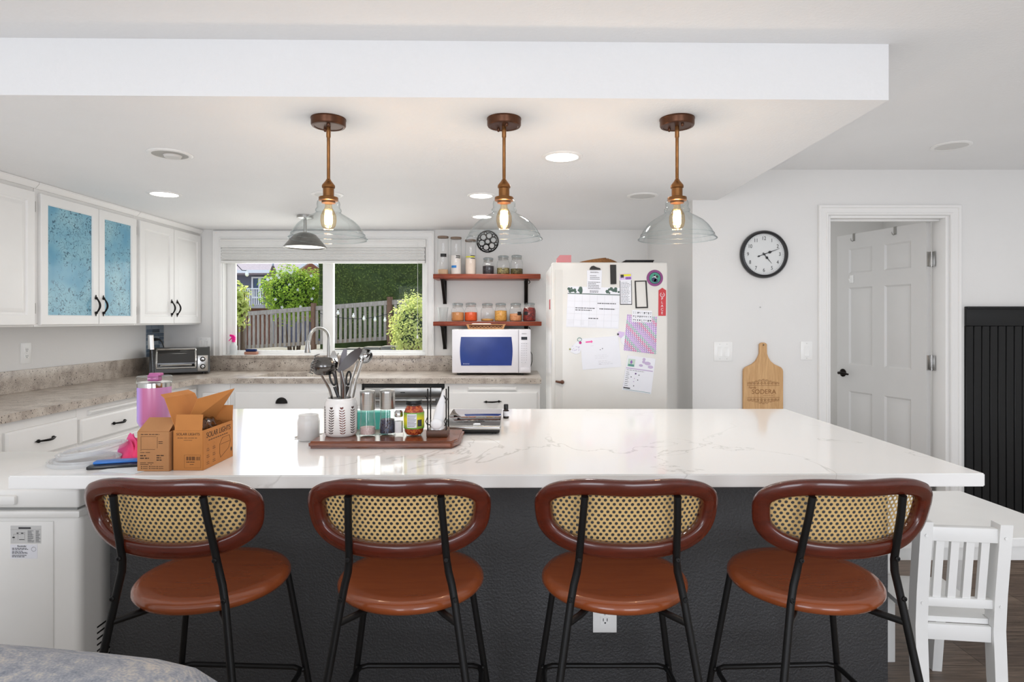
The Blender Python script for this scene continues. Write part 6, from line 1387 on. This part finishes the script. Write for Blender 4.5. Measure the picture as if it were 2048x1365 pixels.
# picket fence following the slope
FW_ = wood('weathered fence wood', '#857b6f', '#b3a99b', .85, 1.0, (14, 14, 2)); FR = wood('brown fence wood', '#5a4031', '#8a6a52', .85, 1.0, (14, 14, 2))
fa, fb = P(492, 700, 12.0), P(800, 681, 10.9); fta, ftb = P(492, 628, 12.0), P(800, 604, 10.9)
def fpt(s): b = fa.lerp(fb, s); tp = fta.lerp(ftb, s); return b, tp
t = T('picket_fence', 'weathered wooden picket fence rising to the right across the garden', 'fence', fpt(.5)[0])
dirv = (fb - fa); dirv.z = 0; dirv.normalize(); nv = Vector((dirv.y, -dirv.x, 0))
def board(m, p, q, wid, th, off):
    """upright or lying board between p and q"""
    p = p + nv * off; q = q + nv * off; d = (q - p).normalized(); sd = d.cross(nv).normalized()
    A = m.ring([p + sd * wid / 2 + nv * th / 2, p - sd * wid / 2 + nv * th / 2, p - sd * wid / 2 - nv * th / 2, p + sd * wid / 2 - nv * th / 2]); B = m.ring([q + sd * wid / 2 + nv * th / 2, q - sd * wid / 2 + nv * th / 2, q - sd * wid / 2 - nv * th / 2, q + sd * wid / 2 - nv * th / 2])
    m.cap(A[::-1]); m.cap(B); m.bridge(A, B)
for k in range(42):
    s = -.03 + k * .0305; b, tp = fpt(s); m = M(); board(m, b + Vector((0, 0, .02)), tp + Vector((0, 0, -.05 + .01 * rg.random())), .047 + .006 * rg.random(), .018, .02); m.build('picket', FW_, t)
m = M(); board(m, fpt(-.04)[1], fpt(1.25)[1], .08, .05, 0); m.build('top_rail', FW_, t)
m = M(); board(m, fpt(-.04)[0] + Vector((0, 0, .05)), fpt(1.25)[0] + Vector((0, 0, .05)), .07, .04, -.03); m.build('bottom_rail', FW_, t)
for s in (-.01, .47, .945): m = M(); board(m, fpt(s)[0] + Vector((0, 0, -.35)), fpt(s)[1] + Vector((0, 0, .10)), .075, .075, .03); m.build('post', FR, t)
m = M()
for k in range(5): x = P(442 + k * 9.5, 0, 10.6).x; m.box(x, x + .075, 10.59, 10.61, .3, P(0, 641 - k * 0.5, 10.6).z, .004)
tag(m.build('board_fence', FW_), 'close boarded grey fence panel at the left end of the picket fence', 'fence')
m = M(); 
for k in range(26):
    x = -4.0 + k * .30; z = P(0, 700, 10.35).z + .012 * k; m.box(x, x + .285 + .01 * rg.random(), 10.2, 10.5, .25, z - .02 * rg.random(), .03, 2)
tag(m.build('stone_edging', STN), 'low rough stone edging along the foot of the picket fence', 'edging')
# string of garden bulbs
t = T('string_lights', 'string of garden bulbs hanging across the picket fence', 'string lights', P(735, 632, 9.8))
pts = [P(640 + 160 * u, 622 + 16 * math.sin(PI * min(1, u * .9 + .1)) , 9.8) for u in [i / 20 for i in range(21)]]
m = M(); m.tube(pts, .005, 5); m.build('wire', BLACKP, t); q_ = P(657, 0, 9.8).x; m = M(); m.cyl((q_, 9.8, .3), (q_, 9.8, P(0, 620, 9.8).z), .012, n=8); m.build('pole', STEEL, t)
for px, py in ((676, 627), (707, 633), (728, 638), (750, 640), (770, 641)):
    p = P(px, py, 9.8); m = M(); m.cyl(p + Vector((0, 0, .01)), p + Vector((0, 0, .05)), .012, n=8); m.sphere(p, .024, 10, 8, 1.2); m.build('bulb', mat('white glass bulb', '#f2efe2', .3), t)
p = P(494, 549, 9.8); t = T('string_lights', 'single garden bulb on a wire before the neighbouring house', 'string lights', p)
q_ = P(462, 520, 9.8); m = M(); m.cyl((q_.x, 9.8, .3), q_, .012, n=8); m.build('pole', STEEL, t)
m = M(); m.tube([q_, P(474, 530, 9.8), P(484, 541, 9.8), p + Vector((0, 0, .06))], .006, 5); m.build('wire', BLACKP, t); m = M(); m.cyl(p + Vector((0, 0, .02)), p + Vector((0, 0, .06)), .014, n=8); m.sphere(p, .030, 10, 8, 1.2); m.build('bulb', mat('white glass bulb', '#f2efe2', .3), t)
# foliage
def foliage(m, c, rad, n, size, squash=1.0, shell=.45, up=.3):
    """n bent leaves scattered in an ellipsoid shell"""
    c = Vector(c)
    for _ in range(n):
        while True:
            d = Vector((rg.uniform(-1, 1), rg.uniform(-1, 1), rg.uniform(-1, 1)))
            if .05 < d.length <= 1: break
        d.normalize(); r = (shell + (1 - shell) * rg.random()) * (1 + .10 * math.sin(7 * d.x + 3 * d.z) + .08 * math.sin(11 * d.z + 5 * d.y)); p = c + Vector((d.x * rad[0] * r, d.y * rad[1] * r, d.z * rad[2] * r))
        nn = (d + Vector((rg.uniform(-.8, .8), rg.uniform(-.8, .8), rg.uniform(-.4, .9 + up)))).normalized(); a = nn.orthogonal().normalized(); a = Matrix.Rotation(rg.uniform(0, 2 * PI), 3, nn) @ a; b = nn.cross(a); s_ = size * rg.uniform(.6, 1.3)
        m.quad(p - a * s_, p + b * s_ * .45 + nn * s_ * .12, p + a * s_, p - b * s_ * .45 + nn * s_ * .12)
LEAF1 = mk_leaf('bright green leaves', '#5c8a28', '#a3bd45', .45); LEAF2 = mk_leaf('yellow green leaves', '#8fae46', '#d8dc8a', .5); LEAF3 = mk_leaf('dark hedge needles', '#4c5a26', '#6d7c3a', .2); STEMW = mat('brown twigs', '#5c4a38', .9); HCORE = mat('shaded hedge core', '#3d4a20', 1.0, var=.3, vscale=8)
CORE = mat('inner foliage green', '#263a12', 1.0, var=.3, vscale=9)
def shrub(name, lab, cat, c, rad, n, size, mt, core=None, stems=5, parts=(), **kw):
    t = T(name, lab, cat, (c[0], c[1], .3)); m = M(); foliage(m, c, rad, n, size, **kw)
    for cc, rr_, nn_ in parts: foliage(m, cc, rr_, nn_, size, **kw)
    m.build('foliage', mt, t, normals=False, smooth=False)
    m = M()
    for k in range(stems): a = 2 * PI * k / stems; m.tube([(c[0] + .08 * math.cos(a), c[1] + .08 * math.sin(a), .3), (c[0] + rad[0] * .35 * math.cos(a), c[1] + rad[1] * .35 * math.sin(a), c[2] - rad[2] * .3), (c[0] + rad[0] * .6 * math.cos(a), c[1] + rad[1] * .6 * math.sin(a), c[2] + rad[2] * .5)], [.03, .018, .006], 6)
    m.build('stems', STEMW, t)
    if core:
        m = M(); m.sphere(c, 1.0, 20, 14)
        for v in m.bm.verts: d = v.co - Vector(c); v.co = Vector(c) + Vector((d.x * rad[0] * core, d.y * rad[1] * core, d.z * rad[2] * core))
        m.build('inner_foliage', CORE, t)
    return t
bc = P(588, 588, 14.6); bush = shrub('flowering_bush', 'large sunlit green bush behind the picket fence', 'bush', bc, (.80, .7, .72), 7800, .038, LEAF1, .66, shell=.5, parts=((bc + Vector((.38, .1, .10)), (.42, .5, .55), 1500),))
m = M()
for k in range(16):
    d = Vector((rg.uniform(-.6, .7), -.62, rg.uniform(-.5, .5))); p = bc + d
    for q_ in range(5): a = 2 * PI * q_ / 5; m.quad(p, p + Vector((.028 * math.cos(a - .4), -.008, .028 * math.sin(a - .4))), p + Vector((.038 * math.cos(a), -.004, .038 * math.sin(a))), p + Vector((.028 * math.cos(a + .4), -.008, .028 * math.sin(a + .4))))
tag(m.build('blossoms', mat('white petals', '#f2efe6', .8), bush, normals=False), kind='stuff')
bc = P(476, 610, 9.6); shrub('climbing_shrub', 'leafy light green shrub at the left edge of the window view', 'bush', bc, (.19, .25, .42), 900, .045, LEAF2, None, shell=.2)
bc = P(822, 655, 8.6); shrub('yellow_green_shrub', 'airy yellow green shrub in front of the fence at the right of the window', 'bush', bc, (.30, .35, .46), 3000, .026, LEAF2, .60, shell=.35, parts=((bc + Vector((-.12, 0, -.12)), (.22, .3, .34), 900), (bc + Vector((.05, 0, .30)), (.22, .25, .24), 500)))
# clipped hedge
t = T('clipped_hedge', 'tall dark clipped hedge filling the right window pane behind the fence', 'hedge', (P(760, 560, 13.0).x, 13.6, .3))
hx0, hx1, hz0, hz1 = P(636, 0, 13.0).x, 6.0, P(0, 640, 13.0).z - .4, 4.6
def hs(u, v):
    return Vector((hx0 + (hx1 - hx0) * u, 13.0 + .06 * math.sin(9 * u * 5 + 4 * v) + .05 * math.sin(23 * v + 31 * u) + (.22 if abs(u - .235) < .006 else 0), hz0 + (hz1 - hz0) * v))
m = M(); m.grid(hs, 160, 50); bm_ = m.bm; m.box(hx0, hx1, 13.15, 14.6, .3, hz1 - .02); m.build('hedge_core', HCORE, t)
m = M()
for _ in range(9000):
    u, v = rg.random() * .62, rg.random() * .72; p = hs(u, v) + Vector((0, -.02 - .05 * rg.random(), 0)); nn = Vector((rg.uniform(-.9, .9), -1, rg.uniform(-.7, .9))).normalized(); a = Matrix.Rotation(rg.uniform(0, 6.28), 3, nn) @ nn.orthogonal().normalized(); b = nn.cross(a); s_ = .024 * rg.uniform(.6, 1.4); m.quad(p - a * s_, p + b * s_ * .4, p + a * s_, p - b * s_ * .4)
for _ in range(500):
    p = Vector((hx0 - .03 - .05 * rg.random(), 13.0 + 1.4 * rg.random(), hz0 + (hz1 - hz0) * rg.random() * .8)); nn = Vector((-1, rg.uniform(-.9, .5), rg.uniform(-.7, .9))).normalized(); a = Matrix.Rotation(rg.uniform(0, 6.28), 3, nn) @ nn.orthogonal().normalized(); b = nn.cross(a); s_ = .03; m.quad(p - a * s_, p + b * s_ * .4, p + a * s_, p - b * s_ * .4)
m.build('needles', LEAF3, t, normals=False, smooth=False)
# neighbouring house
YH = 24.0
t = T('neighbour_house', 'grey neighbouring house with pale shingle roof seen through the left pane', 'house', (P(520, 600, YH).x, YH, .3))
hx = lambda px: P(px, 0, YH).x
hz = lambda py: P(0, py, YH).z
m = M(); m.box(hx(380), hx(640), YH, YH + 6, .3, hz(548)); m.build('wall', mat('blue grey siding', '#6a6a76', .8, var=.05), t)
m = M(); q = [(YH - .6, hz(545)), (YH + 3.5, hz(545) + 2.3), (YH + 7.5, hz(545)), (YH + 7.5, hz(545) - .12), (YH - .6, hz(545) - .12)]; m.prism(q, hx(380), hx(610), lambda u, v, w: Vector((w, u, v))); m.build('roof', mat('mauve grey shingles', '#8f858c', .9, var=.16, vscale=14, stretch=(1, 3, 3), bump=.2), t)
m = M(); m.box(hx(380), hx(604), YH - .68, YH - .58, hz(549), hz(543)); m.build('gutter', TRIMW, t)
m = M(); m.prism([(hx(606), hz(548)), (hx(640), hz(524)), (hx(674), hz(548)), (hx(674), hz(553)), (hx(640), hz(530)), (hx(606), hz(553))], YH - 1.2, YH - 1.05, lambda u, v, w: Vector((u, w, v))); m.build('gable_board', TRIMW, t)
m = M(); m.prism([(hx(610), hz(551)), (hx(640), hz(529)), (hx(670), hz(551)), (hx(670), hz(640)), (hx(610), hz(640))], YH - 1.0, YH + 2, lambda u, v, w: Vector((u, w, v))); m.build('gable_wall', mat('brown siding', '#8a5a48', .8), t)
m = M(); a, b, c_, d_ = hx(504), hx(537), hz(597), hz(554)
for q in ((a, a + .06, c_, d_), (b - .06, b, c_, d_), ((a + b) / 2 - .05, (a + b) / 2 + .05, c_, d_), (a + .061, b - .061, c_, c_ + .06), (a + .061, b - .061, d_ - .06, d_)): m.box(q[0], q[1], YH - .06 - .004 * (q[1] - q[0] > .3), YH, q[2], q[3])
wf = m.build('window', TRIMW, t); m = M(); m.box(a, b, YH - .02, YH - .005, c_, d_); m.build('pane', mat('dark window glass', '#39465a', .08, spec=.8), wf)
m = M(); m.box(hx(380), hx(560), YH - 1.6, YH - .02, hz(618), hz(611)); m.build('deck', mat('pale deck boards', '#a9a5a2', .8), t)
m = M(); m.box(hx(380), hx(560), YH - 1.65, YH - 1.55, hz(583), hz(581)); 
for px in range(486, 560, 4): m.box(hx(px), hx(px) + .025, YH - 1.62, YH - 1.58, hz(612), hz(582))
for px in (503, 518): m.box(hx(px) - .04, hx(px) + .04, YH - 1.66, YH - 1.54, hz(612), hz(581))
m.build('balcony_rail', TRIMW, t)
m = M(); m.box(hx(380), hx(560), YH - .5, YH - .03, .3, hz(618)); m.build('base_wall', mat('red brown brick', '#7d5543', .9, var=.2), t)
t = T('garden_parasol', 'closed brown garden parasol in front of the neighbouring house', 'parasol', (P(546, 600, 18.0).x, 18.0, .3))
p = P(546, 529, 18.0); m = M(); L = []
for f, r in ((0, .01), (.12, .05), (.4, .13), (.75, .20), (1.0, .24)):
    L.append([(p.x + r * (1 + .22 * (-1) ** i) * math.cos(2 * PI * i / 16), 18.0 + r * (1 + .22 * (-1) ** i) * math.sin(2 * PI * i / 16), p.z - .95 * f) for i in range(16)])
m.loft(L); m.build('folded_canopy', mat('brown parasol cloth', '#77655a', .9, var=.1), t); m = M(); m.cyl((p.x, 18.0, .3), (p.x, 18.0, p.z + .03), .025, n=10); m.build('pole', STEEL, t)
